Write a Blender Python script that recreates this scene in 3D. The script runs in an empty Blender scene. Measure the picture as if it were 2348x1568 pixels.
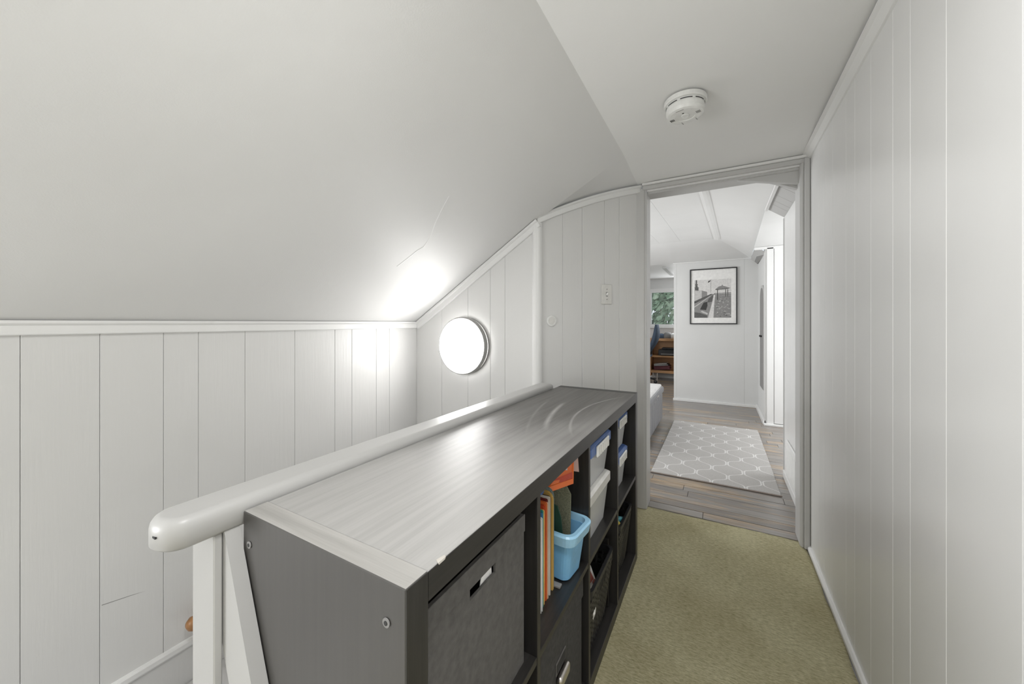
import bpy, bmesh, math, random
from mathutils import Vector, Matrix
R = random.Random(7)
S = bpy.context.scene
COL = S.collection
PI = math.pi

# ------------------------------------------------------------------ camera
cam_d = bpy.data.cameras.new('camera'); cam = bpy.data.objects.new('camera', cam_d); COL.objects.link(cam)
cam_d.sensor_fit = 'HORIZONTAL'; cam_d.sensor_width = 36.0
cam_d.lens = 843.0 / 2348.0 * 36.0
cam_d.shift_y = -44.0 / 2348.0
cam_d.clip_start = 0.02
cam.location = (0, 0, 1.121); cam.rotation_euler = (PI / 2, 0, 0.512)
S.camera = cam
# ------------------------------------------------------------------ world, lights, exposure
W = bpy.data.worlds.new('overcast_sky'); S.world = W; W.use_nodes = True
bg = W.node_tree.nodes['Background']; bg.inputs[0].default_value = (0.86, 0.93, 1.0, 1); bg.inputs[1].default_value = 1.2
S.view_settings.view_transform = 'Standard'; S.view_settings.look = 'None'
S.view_settings.exposure = -0.05; S.view_settings.gamma = 1.0
S.view_settings.use_curve_mapping = False
LAMP_STRENGTH = 19.0
LAMP_RING = 20.0
def area(name, loc, rot, sx, sy, power, col=(1, 1, 1)):
    l = bpy.data.lights.new(name, 'AREA'); l.shape = 'RECTANGLE'; l.size = sx; l.size_y = sy
    l.energy = power; l.color = col
    o = bpy.data.objects.new(name, l); COL.objects.link(o); o.location = loc; o.rotation_euler = rot
    return o
# daylight entering by the knee-wall window behind the photographer, the dormer window and the far room's side window
area('daylight_landing_window', (-1.69, -1.15, 0.80), (PI / 2, 0, -PI / 2 + math.radians(18)), 0.95, 0.50, 30, (0.99, 0.997, 1.0))
cl = area('fill_light_landing', (-0.08, 0.18, 1.955), (0, 0, 0), 0.30, 0.30, 13, (1.0, 1.0, 0.995)); cl.data.shape = 'DISK'  # added unseen fill overhead that brightens the carpet; no fixture hangs here
area('daylight_dormer_window', (1.76, 4.1, 1.25), (PI / 2, 0, PI / 2), 1.3, 1.2, 28, (0.98, 0.99, 1.0))
area('daylight_far_window', (-0.46, 8.04, 1.41), (PI / 2, 0, PI), 0.48, 0.6, 12, (0.97, 0.99, 1.0))
area('daylight_side_window', (-2.52, 4.0, 1.35), (PI / 2, 0, -PI / 2), 1.6, 0.9, 48, (0.985, 0.993, 1.0))

# ------------------------------------------------------------------ materials
def nm(name):
    m = bpy.data.materials.new(name); m.use_nodes = True
    nt = m.node_tree; b = nt.nodes['Principled BSDF']
    return m, nt, b
def coords(nt, scale=(1, 1, 1), kind='Object', rot=(0, 0, 0)):
    tc = nt.nodes.new('ShaderNodeTexCoord'); mp = nt.nodes.new('ShaderNodeMapping')
    mp.inputs['Scale'].default_value = scale; mp.inputs['Rotation'].default_value = rot
    nt.links.new(tc.outputs[kind], mp.inputs[0]); return mp.outputs[0]
def noise(nt, vec, scale, detail=3, rough=.55):
    n = nt.nodes.new('ShaderNodeTexNoise'); n.inputs['Scale'].default_value = scale
    n.inputs['Detail'].default_value = detail; n.inputs['Roughness'].default_value = rough
    nt.links.new(vec, n.inputs['Vector']); return n.outputs['Fac']
def ramp(nt, fac, stops):
    r = nt.nodes.new('ShaderNodeValToRGB'); el = r.color_ramp.elements
    while len(el) < len(stops): el.new(0.5)
    for e, (p, c) in zip(el, stops): e.position = p; e.color = (*c, 1) if len(c) == 3 else c
    nt.links.new(fac, r.inputs[0]); return r.outputs[0]
def bump(nt, b, h, strength, dist, prev=None):
    n = nt.nodes.new('ShaderNodeBump'); n.inputs['Strength'].default_value = strength; n.inputs['Distance'].default_value = dist
    nt.links.new(h, n.inputs['Height'])
    if prev: nt.links.new(prev, n.inputs['Normal'])
    nt.links.new(n.outputs[0], b.inputs['Normal']); return n.outputs[0]
def mathn(nt, op, a, b=None, c=None, clamp=False):
    n = nt.nodes.new('ShaderNodeMath'); n.operation = op; n.use_clamp = clamp
    for i, v in enumerate((a, b, c)):
        if v is None: continue
        if isinstance(v, (int, float)): n.inputs[i].default_value = v
        else: nt.links.new(v, n.inputs[i])
    return n.outputs[0]
def mixc(nt, f, a, b):
    n = nt.nodes.new('ShaderNodeMix'); n.data_type = 'RGBA'
    if isinstance(f, (int, float)): n.inputs[0].default_value = f
    else: nt.links.new(f, n.inputs[0])
    for i, v in ((6, a), (7, b)):
        if isinstance(v, tuple): n.inputs[i].default_value = (*v, 1)
        else: nt.links.new(v, n.inputs[i])
    return n.outputs[2]
def plain(name, col, rough=.5, spec=.5, metal=0.0, var=0.06, scale=30, bmp=0.0, stretch=(1, 1, 1)):
    m, nt, b = nm(name)
    b.inputs['Roughness'].default_value = rough; b.inputs['Specular IOR Level'].default_value = spec; b.inputs['Metallic'].default_value = metal
    v = coords(nt, stretch); f = noise(nt, v, scale)
    lo = tuple(c * (1 - var) for c in col); hi = tuple(min(1, c * (1 + var)) for c in col)
    nt.links.new(ramp(nt, f, [(.3, lo), (.7, hi)]), b.inputs['Base Color'])
    if bmp: bump(nt, b, f, bmp, .004)
    return m
def paint(name, col, rough, grain_axis='z', gstr=.26):
    # brushed paint over plywood boards: faint vertical grain
    m, nt, b = nm(name)
    st = {'z': (1, 1, .06), 'y': (1, .06, 1), 'x': (.06, 1, 1)}[grain_axis]
    v = coords(nt, st, 'Object'); f = noise(nt, v, 90, 4, .6)
    v2 = coords(nt, (1, 1, 1)); g = noise(nt, v2, 2.2, 2)
    nt.links.new(ramp(nt, g, [(.3, tuple(c * .975 for c in col)), (.7, tuple(min(1, c * 1.02) for c in col))]), b.inputs['Base Color'])
    b.inputs['Roughness'].default_value = rough; b.inputs['Specular IOR Level'].default_value = .5
    nrm = bump(nt, b, f, gstr, .0025)
    return m
M = {}
WALL = (.70, .696, .684)
M['wall'] = paint('grey_board_paint', WALL, .38)
M['wall_gloss'] = paint('glossy_board_paint', (.77, .767, .757), .27, gstr=.02)
M['trim'] = paint('white_trim_paint', (.80, .797, .786), .35, 'y', .04)
M['far_wall'] = paint('far_room_paint', (.70, .70, .69), .45)
M['far_ceiling'] = paint('far_ceiling_paint', (.80, .80, .79), .5, 'y', .03)
M['rail_paint'] = paint('railing_grey_paint', (.47, .466, .456), .36, 'y', .06)
M['groove'] = plain('groove_shadow_paint', (.30, .295, .285), .8)
M['casing'] = paint('casing_paint', (.54, .536, .526), .33, 'z', .06)
def plaster(name='plaster_slope', col=(.75, .747, .737)):
    m, nt, b = nm(name)
    b.inputs['Base Color'].default_value = (*col, 1); b.inputs['Roughness'].default_value = .55
    v = coords(nt); f = noise(nt, v, 260, 3); g = noise(nt, v, 7, 2)
    n1 = bump(nt, b, f, .14, .002); bump(nt, b, g, .12, .02, n1)
    return m
M['seam'] = plaster('white_filler', (.90, .90, .89)); M['plaster'] = plaster(); M['plaster_flat'] = plaster('white_flat_ceiling', (.85, .848, .838))
def carpet():
    m, nt, b = nm('olive_carpet')
    v = coords(nt); a = noise(nt, v, 420, 4, .7); c = noise(nt, coords(nt, (1, 3.0, 1)), 55, 5, .7); d = noise(nt, v, 3.5, 3)
    c1 = ramp(nt, c, [(.28, (.40, .365, .205)), (.5, (.66, .612, .39)), (.72, (.86, .81, .58))])
    c2 = ramp(nt, d, [(.35, (.82, .80, .76)), (.65, (1, 1, 1))])
    mx = nt.nodes.new('ShaderNodeMix'); mx.data_type = 'RGBA'; mx.blend_type = 'MULTIPLY'; mx.inputs[0].default_value = 1
    nt.links.new(c1, mx.inputs[6]); nt.links.new(c2, mx.inputs[7])
    e = noise(nt, coords(nt, (1, 1.5, 1)), 9, 4, .6); sp = ramp(nt, e, [(.70, (0, 0, 0)), (.76, (1, 1, 1))])
    nt.links.new(mixc(nt, mathn(nt, 'MULTIPLY', sp, .55), mx.outputs[2], (.13, .11, .065)), b.inputs['Base Color'])
    b.inputs['Roughness'].default_value = .95; b.inputs['Specular IOR Level'].default_value = .1
    n1 = bump(nt, b, a, .9, .004); bump(nt, b, c, .7, .008, n1)
    return m
M['carpet'] = carpet()
def planks():
    m, nt, b = nm('worn_grey_floor_paint')
    oi = nt.nodes.new('ShaderNodeObjectInfo')
    v = coords(nt, (1, 1, 1)); cmb = nt.nodes.new('ShaderNodeVectorMath'); cmb.operation = 'ADD'
    nt.links.new(v, cmb.inputs[0]); nt.links.new(oi.outputs['Random'], cmb.inputs[1])
    mp = nt.nodes.new('ShaderNodeMapping'); mp.inputs['Scale'].default_value = (.22, 1.6, 1); nt.links.new(cmb.outputs[0], mp.inputs[0])
    w = noise(nt, mp.outputs[0], 7, 5, .62)
    gmp = nt.nodes.new('ShaderNodeMapping'); gmp.inputs['Scale'].default_value = (.05, 1, 1); nt.links.new(cmb.outputs[0], gmp.inputs[0])
    g = noise(nt, gmp.outputs[0], 120, 4, .6)
    greyc = ramp(nt, oi.outputs['Random'], [(0, (.215, .195, .178)), (1, (.315, .295, .275))])
    wood = ramp(nt, g, [(.3, (.30, .205, .12)), (.7, (.50, .38, .25))])
    f = ramp(nt, w, [(.49, (0, 0, 0)), (.62, (1, 1, 1))])
    c = mixc(nt, mathn(nt, 'MULTIPLY', f, .8), greyc, wood)
    gg = ramp(nt, g, [(.3, (.8, .8, .8)), (.7, (1.1, 1.1, 1.1))])
    mx = nt.nodes.new('ShaderNodeMix'); mx.data_type = 'RGBA'; mx.blend_type = 'MULTIPLY'; mx.inputs[0].default_value = 1
    nt.links.new(c, mx.inputs[6]); nt.links.new(gg, mx.inputs[7]); nt.links.new(mx.outputs[2], b.inputs['Base Color'])
    b.inputs['Roughness'].default_value = .24; bump(nt, b, g, .15, .002)
    return m
M['plank'] = planks()
def laminate(name, axis, base=(.013, .012, .0112), hi=(.032, .0295, .0275), rough=.38, dust_sheen=False):
    m, nt, b = nm(name)
    st = {'y': (1, .035, 1), 'z': (1, 1, .035), 'x': (.035, 1, 1)}[axis]
    f = noise(nt, coords(nt, st), 75, 5, .65)
    c = ramp(nt, f, [(.3, base), (.7, hi)])
    b.inputs['Specular IOR Level'].default_value = .6
    if dust_sheen:
        # dusty wiped arcs near the far end of the top, plus a painted sheen
        tc = nt.nodes.new('ShaderNodeTexCoord'); sp = nt.nodes.new('ShaderNodeSeparateXYZ'); nt.links.new(tc.outputs['Object'], sp.inputs[0])
        tot = None
        for (cx, cy, r0, w, y0, y1, amp) in [(1.539, 1.207, 1.373, .013, .70, 1.12, 1.0), (.973, 1.018, .699, .007, .68, 1.36, .75), (1.688, 1.308, 1.605, .008, .64, 1.15, .35), (.973, 1.018, .60, .10, .66, 1.30, .30), (1.0, .70, .55, .012, .50, .70, .4), (.9, .55, .50, .02, .42, .62, .35)]:
            dx = mathn(nt, 'SUBTRACT', sp.outputs[0], cx); dy = mathn(nt, 'SUBTRACT', sp.outputs[1], cy)
            d = mathn(nt, 'SQRT', mathn(nt, 'ADD', mathn(nt, 'MULTIPLY', dx, dx), mathn(nt, 'MULTIPLY', dy, dy)))
            k = mathn(nt, 'SUBTRACT', 1.0, mathn(nt, 'DIVIDE', mathn(nt, 'ABSOLUTE', mathn(nt, 'SUBTRACT', d, r0)), w), None, True)
            k = mathn(nt, 'MULTIPLY', k, mathn(nt, 'MULTIPLY', mathn(nt, 'SUBTRACT', sp.outputs[1], y0), 12, None, True))
            k = mathn(nt, 'MULTIPLY', k, mathn(nt, 'MULTIPLY', mathn(nt, 'SUBTRACT', y1, sp.outputs[1]), 12, None, True))
            k = mathn(nt, 'MULTIPLY', k, amp, None, True)
            tot = k if tot is None else mathn(nt, 'MAXIMUM', tot, k)
        nz = noise(nt, coords(nt, (1, .4, 1)), 12, 4)
        tot = mathn(nt, 'MULTIPLY', tot, ramp(nt, nz, [(.30, (.55,) * 3), (.55, (1,) * 3)]), None, True)
        # broad sheen put into the colour, fading towards the far end
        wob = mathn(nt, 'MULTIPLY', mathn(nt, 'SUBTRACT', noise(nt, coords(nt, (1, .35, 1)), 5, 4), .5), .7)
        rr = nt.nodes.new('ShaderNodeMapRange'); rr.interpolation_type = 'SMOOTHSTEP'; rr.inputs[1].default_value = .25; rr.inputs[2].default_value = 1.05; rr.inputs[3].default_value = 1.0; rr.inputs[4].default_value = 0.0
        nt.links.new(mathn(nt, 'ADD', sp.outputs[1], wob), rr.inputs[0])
        sheen = mathn(nt, 'MULTIPLY', rr.outputs[0], ramp(nt, f, [(.25, (.80,) * 3), (.6, (1,) * 3)]))
        c = mixc(nt, mathn(nt, 'MULTIPLY', sheen, .85), c, (.44, .432, .42))
        c = mixc(nt, mathn(nt, 'MULTIPLY', tot, .9), c, (.46, .45, .44))
        rg = nt.nodes.new('ShaderNodeMapRange'); rg.inputs[3].default_value = rough; rg.inputs[4].default_value = .6
        nt.links.new(tot, rg.inputs[0]); nt.links.new(rg.outputs[0], b.inputs['Roughness'])
    else:
        b.inputs['Roughness'].default_value = rough
    nt.links.new(c, b.inputs['Base Color']); bump(nt, b, f, .10, .0015)
    return m
M['lam_top'] = laminate('black_brown_laminate_top', 'y', (.085, .080, .075), (.15, .143, .136), .40, True)  # paler base, with the near-end sheen painted into the top's colour
M['lam_y'] = laminate('black_brown_laminate_long', 'y')
M['lam_z'] = laminate('black_brown_laminate_upright', 'z')
M['lam_edge'] = laminate('pale_laminate_edge', 'x', (.30, .29, .275), (.42, .41, .39), .4)  # pale strip along the near end of the top
M['lam_side'] = laminate('black_brown_laminate_lit_end', 'z', (.070, .067, .063), (.080, .076, .072), .42)  # same laminate, lightened for the light caught by the near end
M['wear'] = plain('bare_chipboard_wear', (.55, .52, .47), .8)
M['box_grey'] = plain('charcoal_board_fabric', (.115, .11, .105), .85, .2, var=.16, scale=60, bmp=.25)
M['box_dark'] = plain('dark_fibre_board', (.072, .07, .068), .85, .2, var=.2, scale=90, bmp=.3)
M['dark'] = plain('dark_interior', (.012, .012, .013), .9)
M['chrome'] = plain('brushed_nickel', (.72, .68, .64), .28, metal=1.0)
M['white_plastic'] = plain('white_plastic', (.80, .80, .78), .35)
M['off_white'] = plain('ivory_plastic', (.70, .69, .66), .35)
M['white_paper'] = plain('white_paper', (.86, .85, .83), .7)
M['slot'] = plain('slot_black', (.03, .03, .03), .7)
M['slotgrey'] = plain('slot_grey', (.25, .245, .24), .7)
M['brown_wood'] = plain('varnished_handrail_wood', (.30, .145, .055), .3, var=.3, scale=25, stretch=(1, .1, 1))
M['pine'] = plain('orange_beech_board', (.56, .31, .145), .45, var=.18, scale=30, stretch=(.1, 1, 1))
M['black'] = plain('black_plastic', (.022, .022, .024), .4)
M['black_basket'] = plain('black_wicker_plastic', (.032, .031, .031), .38, var=.2)
M['blue_bin'] = plain('light_blue_plastic', (.22, .50, .78), .35)
M['blue_rim'] = plain('pale_blue_plastic', (.36, .64, .86), .3)
M['blue_lid'] = plain('royal_blue_plastic', (.09, .17, .42), .35)
M['navy'] = plain('navy_chair_fabric', (.085, .115, .165), .85, .2, bmp=.2, scale=200)
M['grey_vinyl'] = plain('grey_quilted_vinyl', (.17, .17, .18), .42, var=.08)
M['chest_top'] = plain('pale_quilted_top', (.62, .61, .60), .5)
def clear(name, tint, alpha):
    m, nt, b = nm(name)
    b.inputs['Base Color'].default_value = (*tint, 1); b.inputs['Roughness'].default_value = .22
    b.inputs['Alpha'].default_value = alpha
    f = noise(nt, coords(nt), 40); bump(nt, b, f, .03, .001)
    return m
M['clear'] = clear('frosted_clear_plastic', (.86, .87, .88), .55)
M['glass'] = clear('window_glass', (.9, .95, .95), .06)
def emit(name, col, st):
    m, nt, b = nm(name); b.inputs['Base Color'].default_value = (.8, .8, .8, 1)
    b.inputs['Emission Color'].default_value = (*col, 1); b.inputs['Emission Strength'].default_value = st
    return m
M['lamp_band'] = plain('satin_grey_band', (.30, .295, .285), .45)
M['lamp_on'] = emit('lit_opal_diffuser', (1.0, .992, .978), LAMP_STRENGTH)
M['lamp_ring'] = emit('lit_back_ring', (1.0, .992, .978), LAMP_RING)
def rugmat():
    m, nt, b = nm('trellis_rug_weave')
    tc = nt.nodes.new('ShaderNodeTexCoord'); sp = nt.nodes.new('ShaderNodeSeparateXYZ'); nt.links.new(tc.outputs['Object'], sp.inputs[0])
    u = mathn(nt, 'DIVIDE', sp.outputs[0], .205); v = mathn(nt, 'MULTIPLY', sp.outputs[1], 2 * PI / .30)
    s = mathn(nt, 'MULTIPLY', mathn(nt, 'SINE', v), .25)
    s3 = mathn(nt, 'MULTIPLY', mathn(nt, 'SINE', mathn(nt, 'MULTIPLY', v, 3)), .035)
    s = mathn(nt, 'ADD', s, s3)
    tot = None
    for sg in (1, -1):
        a = mathn(nt, 'ADD', u, mathn(nt, 'MULTIPLY', s, sg)); a = mathn(nt, 'ADD', a, 0.25 if sg > 0 else -0.25 + 0.0)
        fr = mathn(nt, 'FRACT', a); d = mathn(nt, 'ABSOLUTE', mathn(nt, 'SUBTRACT', fr, .5))
        k = mathn(nt, 'LESS_THAN', d, .024)
        tot = k if tot is None else mathn(nt, 'MAXIMUM', tot, k)
    fn = noise(nt, coords(nt, (1, 5, 1)), 120, 3)
    base = ramp(nt, fn, [(.3, (.38, .365, .35)), (.7, (.50, .485, .47))])
    nt.links.new(mixc(nt, tot, base, (.66, .65, .635)), b.inputs['Base Color'])
    b.inputs['Roughness'].default_value = .9; b.inputs['Specular IOR Level'].default_value = .15
    bump(nt, b, fn, .4, .003); return m
M['rug'] = rugmat()
M['rug_edge'] = plain('rug_binding', (.30, .25, .22), .9)
def leafm():
    m, nt, b = nm('garden_leaves'); oi = noise(nt, coords(nt), 5, 3)
    nt.links.new(ramp(nt, oi, [(.3, (.16, .26, .15)), (.5, (.34, .46, .32)), (.7, (.60, .68, .52))]), b.inputs['Base Color'])
    b.inputs['Roughness'].default_value = .6; return m
M['leaf'] = leafm()

# ------------------------------------------------------------------ mesh helpers
def link(name, me, mat, parent=None):
    o = bpy.data.objects.new(name, me); COL.objects.link(o)
    mats = mat if isinstance(mat, (list, tuple)) else [mat]
    if not me.materials:
        for k in mats: me.materials.append(M[k] if isinstance(k, str) else k)
    if parent: o.parent = parent
    return o
def mesh(name, vs, fs, mat, parent=None, smooth=False):
    me = bpy.data.meshes.new(name); me.from_pydata([tuple(v) for v in vs], [], fs); me.update()
    bm = bmesh.new(); bm.from_mesh(me); bmesh.ops.recalc_face_normals(bm, faces=bm.faces); bm.to_mesh(me); bm.free()
    if smooth:
        for p in me.polygons: p.use_smooth = True
    return link(name, me, mat, parent)
def sheet(name, vs, fs, mat, parent=None, smooth=False):
    me = bpy.data.meshes.new(name); me.from_pydata([tuple(v) for v in vs], [], fs); me.update()
    if smooth:
        for p in me.polygons: p.use_smooth = True
    return link(name, me, mat, parent)
BF = [(0, 3, 2, 1), (4, 5, 6, 7), (0, 1, 5, 4), (1, 2, 6, 5), (2, 3, 7, 6), (3, 0, 4, 7)]
def bm_box(lo, hi, bev=0.0, seg=1):
    bm = bmesh.new()
    x0, y0, z0 = lo; x1, y1, z1 = hi
    vs = [bm.verts.new(p) for p in ((x0, y0, z0), (x1, y0, z0), (x1, y1, z0), (x0, y1, z0), (x0, y0, z1), (x1, y0, z1), (x1, y1, z1), (x0, y1, z1))]
    for f in BF: bm.faces.new([vs[i] for i in f])
    if bev: bmesh.ops.bevel(bm, geom=list(bm.edges), offset=bev, segments=seg, affect='EDGES', profile=.5)
    return bm
def fin(name, bm, mat, parent=None, smooth=False, rot=None):
    if rot is not None: bm.transform(rot)
    me = bpy.data.meshes.new(name); bm.to_mesh(me); bm.free()
    if smooth:
        for p in me.polygons: p.use_smooth = True
    return link(name, me, mat, parent)
def box(name, lo, hi, mat, parent=None, bev=0.0, seg=1, rot=None):
    return fin(name, bm_box(lo, hi, bev, seg), mat, parent, False, rot)
def joinbm(bms):
    out = bmesh.new()
    for b in bms:
        me = bpy.data.meshes.new('t'); b.to_mesh(me); b.free(); out.from_mesh(me); bpy.data.meshes.remove(me)
    return out
def empty(name, loc=(0, 0, 0), rz=0.0):
    o = bpy.data.objects.new(name, None); COL.objects.link(o); o.location = loc; o.rotation_euler = (0, 0, rz); o.empty_display_size = .05
    return o
def tag(o, label, cat, group=None):
    o['label'] = label; o['category'] = cat
    if group: o['group'] = group
    return o
def struct(o, label=None, cat=None):
    o['kind'] = 'structure'
    if label: o['label'] = label
    if cat: o['category'] = cat
    return o
def lathe(prof, n=40, cap=True):
    bm = bmesh.new(); rings = []
    for (r, z) in prof:
        rings.append([bm.verts.new((r * math.cos(2 * PI * i / n), r * math.sin(2 * PI * i / n), z)) for i in range(n)] if r > 1e-6 else [bm.verts.new((0, 0, z))])
    for a, b in zip(rings, rings[1:]):
        for i in range(n):
            j = (i + 1) % n
            if len(a) == 1 and len(b) == 1: continue
            if len(a) == 1: bm.faces.new((a[0], b[i], b[j]))
            elif len(b) == 1: bm.faces.new((a[i], a[j], b[0]))
            else: bm.faces.new((a[i], a[j], b[j], b[i]))
    if cap:
        for r_ in (rings[0], rings[-1]):
            if len(r_) > 2: bm.faces.new(r_)
    bmesh.ops.recalc_face_normals(bm, faces=bm.faces)
    return bm
def tube(pts, r, n=10, taper=None):
    bm = bmesh.new(); rings = []; P = [Vector(p) for p in pts]
    for i, p in enumerate(P):
        t = (P[min(i + 1, len(P) - 1)] - P[max(i - 1, 0)]).normalized()
        a = t.cross(Vector((0, 0, 1)));
        if a.length < 1e-3: a = Vector((1, 0, 0))
        a.normalize(); b = t.cross(a); rr = r * (taper[i] if taper else 1)
        rings.append([bm.verts.new(p + rr * (a * math.cos(2 * PI * k / n) + b * math.sin(2 * PI * k / n))) for k in range(n)])
    for A, B in zip(rings, rings[1:]):
        for k in range(n): bm.faces.new((A[k], A[(k + 1) % n], B[(k + 1) % n], B[k]))
    bm.faces.new(rings[0]); bm.faces.new(rings[-1]); bmesh.ops.recalc_face_normals(bm, faces=bm.faces)
    return bm
def inset(poly, d):
    n = len(poly); out = []
    cx = sum(p[0] for p in poly) / n; cy = sum(p[1] for p in poly) / n
    lines = []
    for i in range(n):
        (x0, y0), (x1, y1) = poly[i], poly[(i + 1) % n]
        nx, ny = -(y1 - y0), (x1 - x0); l = math.hypot(nx, ny) or 1; nx /= l; ny /= l
        if nx * (cx - x0) + ny * (cy - y0) < 0: nx, ny = -nx, -ny
        lines.append((nx, ny, nx * x0 + ny * y0 + d))
    for i in range(n):
        a = lines[i - 1]; b = lines[i]; det = a[0] * b[1] - a[1] * b[0]
        if abs(det) < 1e-9: out.append(poly[i]); continue
        out.append(((a[2] * b[1] - b[2] * a[1]) / det, (a[0] * b[2] - b[0] * a[2]) / det))
    return out
def board(name, poly, O, e, n, mat, parent, th=.012, ch=.0016, up=(0, 0, 1)):
    """a plank with chamfered face: polygon (u, z) on the plane through O spanned by e and up, n outwards"""
    O, e, n, up = Vector(O), Vector(e), Vector(n), Vector(up)
    full = inset(poly, .0004); fr = inset(poly, .0004 + ch); k = len(poly)
    vs = [O + e * u + up * z for u, z in fr] + [O + e * u + up * z - n * ch for u, z in full] + [O + e * u + up * z - n * th for u, z in full]
    fs = [tuple(range(k)), tuple(range(2 * k, 3 * k))[::-1]]
    for L in (0, k):
        for i in range(k): fs.append((L + i, L + (i + 1) % k, L + k + (i + 1) % k, L + k + i))
    return mesh(name, vs, fs, mat, parent)
def boarding(parent, cuts, O, e, n, zb, zt, mat, **kw):
    for a, b in zip(cuts, cuts[1:]):
        board('board', [(a, zb(a)), (b, zb(b)), (b, zt(b)), (a, zt(a))], O, e, n, mat, parent, **kw)
def prism(name, pts, depth, mat, parent=None):
    d = Vector(depth); k = len(pts); P = [Vector(p) for p in pts]
    fs = [tuple(range(k)), tuple(range(k, 2 * k))[::-1]] + [(i, (i + 1) % k, k + (i + 1) % k, k + i) for i in range(k)]
    return mesh(name, P + [p + d for p in P], fs, mat, parent)
def sweep(name, path, out, down, prof, mat, parent=None):
    """moulding: profile (a, b) = a*out + b*down along the path; out/down may be per point"""
    P = [Vector(p) for p in path]; k = len(prof); vs = []
    for i, p in enumerate(P):
        o = Vector(out[i] if isinstance(out[0], (tuple, list, Vector)) else out); d = Vector(down[i] if isinstance(down[0], (tuple, list, Vector)) else down)
        vs += [p + o * a + d * b for a, b in prof]
    fs = []
    for i in range(len(P) - 1):
        for j in range(k): fs.append((i * k + j, i * k + (j + 1) % k, (i + 1) * k + (j + 1) % k, (i + 1) * k + j))
    fs += [tuple(range(k)), tuple(range((len(P) - 1) * k, len(P) * k))]
    return mesh(name, vs, fs, mat, parent)
CROWN = [(0, 0), (.026, 0), (.026, .008), (.022, .012), (.016, .015), (.016, .040), (.013, .043), (0, .043)]
def rrect(hx, hy, r, n=5):
    pts = []
    for cx, cy, a0 in ((hx - r, hy - r, 0), (-hx + r, hy - r, PI / 2), (-hx + r, -hy + r, PI), (hx - r, -hy + r, 1.5 * PI)):
        for i in range(n + 1):
            a = a0 + PI / 2 * i / n; pts.append((cx + r * math.cos(a), cy + r * math.sin(a)))
    return pts
def loft(levels, cap0=True, cap1=True, n=5):
    """levels: (z, hx, hy, r) rounded rectangles joined up"""
    bm = bmesh.new(); rings = []
    for z, hx, hy, r in levels: rings.append([bm.verts.new((x, y, z)) for x, y in rrect(hx, hy, r, n)])
    for A, B in zip(rings, rings[1:]):
        k = len(A)
        for i in range(k): bm.faces.new((A[i], A[(i + 1) % k], B[(i + 1) % k], B[i]))
    if cap0: bm.faces.new(rings[0])
    if cap1: bm.faces.new(rings[-1])
    bmesh.ops.recalc_face_normals(bm, faces=bm.faces)
    return bm

# ================================================================== THE HALL
XL, YL, XR, YD, ZC = -1.76, 1.83, .395, 2.33, 1.98
CR = (-.42, 1.905)                       # crease end in plan
POST = (-.874, 1.83)
def zs(x): return 1.121 + .636 * (x - XL)   # sloping ceiling

# ---- left knee wall (stairwell) with boards
wl = struct(box('wall_left', (XL - .06, -.65, -1.6), (XL - .012, 1.95, 1.16), 'groove'))
box('wall_panel', (XL - .06, -1.7, -1.6), (XL - .012, -1.65, 1.16), 'groove', wl); box('wall_panel', (XL - .06, -1.65, -1.6), (XL - .012, -.65, .30), 'groove', wl); box('wall_panel', (XL - .06, -1.65, 1.02), (XL - .012, -.65, 1.16), 'groove', wl)
gl = [-1.7, -1.67, -1.65, -1.45, -1.25, -1.1, -.95, -.8, -.65, -.48, -.27, -.07, .08, .23, .387, .545, .648, .809, 1.02, 1.23, 1.333, 1.499, 1.598, 1.845]
boarding(wl, gl[:3], (XL, 0, 0), (0, 1, 0), (1, 0, 0), lambda u: -.09, lambda u: 1.12, 'wall')
boarding(wl, gl[2:9], (XL, 0, 0), (0, 1, 0), (1, 0, 0), lambda u: -.09, lambda u: .30, 'wall')
boarding(wl, gl[2:9], (XL, 0, 0), (0, 1, 0), (1, 0, 0), lambda u: 1.02, lambda u: 1.12, 'wall')
boarding(wl, gl[8:], (XL, 0, 0), (0, 1, 0), (1, 0, 0), lambda u: -.09, lambda u: 1.12, 'wall')
box('lower_wall_panel', (XL - .012, -1.7, -1.6), (XL - .002, 1.83, -.09), 'wall', wl)
struct(sweep('trim_1', [(XL, -1.7, 1.128), (XL, 1.83, 1.128)], (1, 0, 0), (0, 0, -1), CROWN, 'trim'), )
struct(sweep('trim_2', [(XL, -1.7, -.078), (XL, 1.83, -.078)], (1, 0, 0), (0, 0, -1), [(0, 0), (.012, 0), (.016, .006), (.016, .022), (.010, .030), (0, .03)], 'trim'))
# pencil scratch on one board
sc_ = mesh('scratch', [(XL + .0006, .391, .198), (XL + .0006, .46, .1855), (XL + .0006, .50, .176), (XL + .0006, .46, .184), (XL + .0006, .391, .196)], [(0, 1, 2, 3, 4)], 'slotgrey', wl)
# ---- wall carrying the round lamp
wf = struct(prism('wall_stair_end', [(XL, YL + .012, -1.6), (-.86, YL + .012, -1.6), (-.86, YL + .012, zs(-.86) + .02), (XL, YL + .012, 1.15)], (0, .05, 0), 'groove'))
boarding(wf, [XL, -1.544, -1.338, -1.176, -1.075, -.895, -.862], (0, YL, 0), (1, 0, 0), (0, -1, 0), lambda u: -1.6, lambda u: zs(u) - .004, 'wall')
sdir = Vector((1, 0, .636)).normalized(); sdn = Vector((.636, 0, -1)).normalized()
struct(sweep('trim_3', [(XL + .0, YL, zs(XL) - .004), (-.868, YL, zs(-.868) - .004)], (0, -1, 0), tuple(sdn), CROWN, 'trim'))
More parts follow.
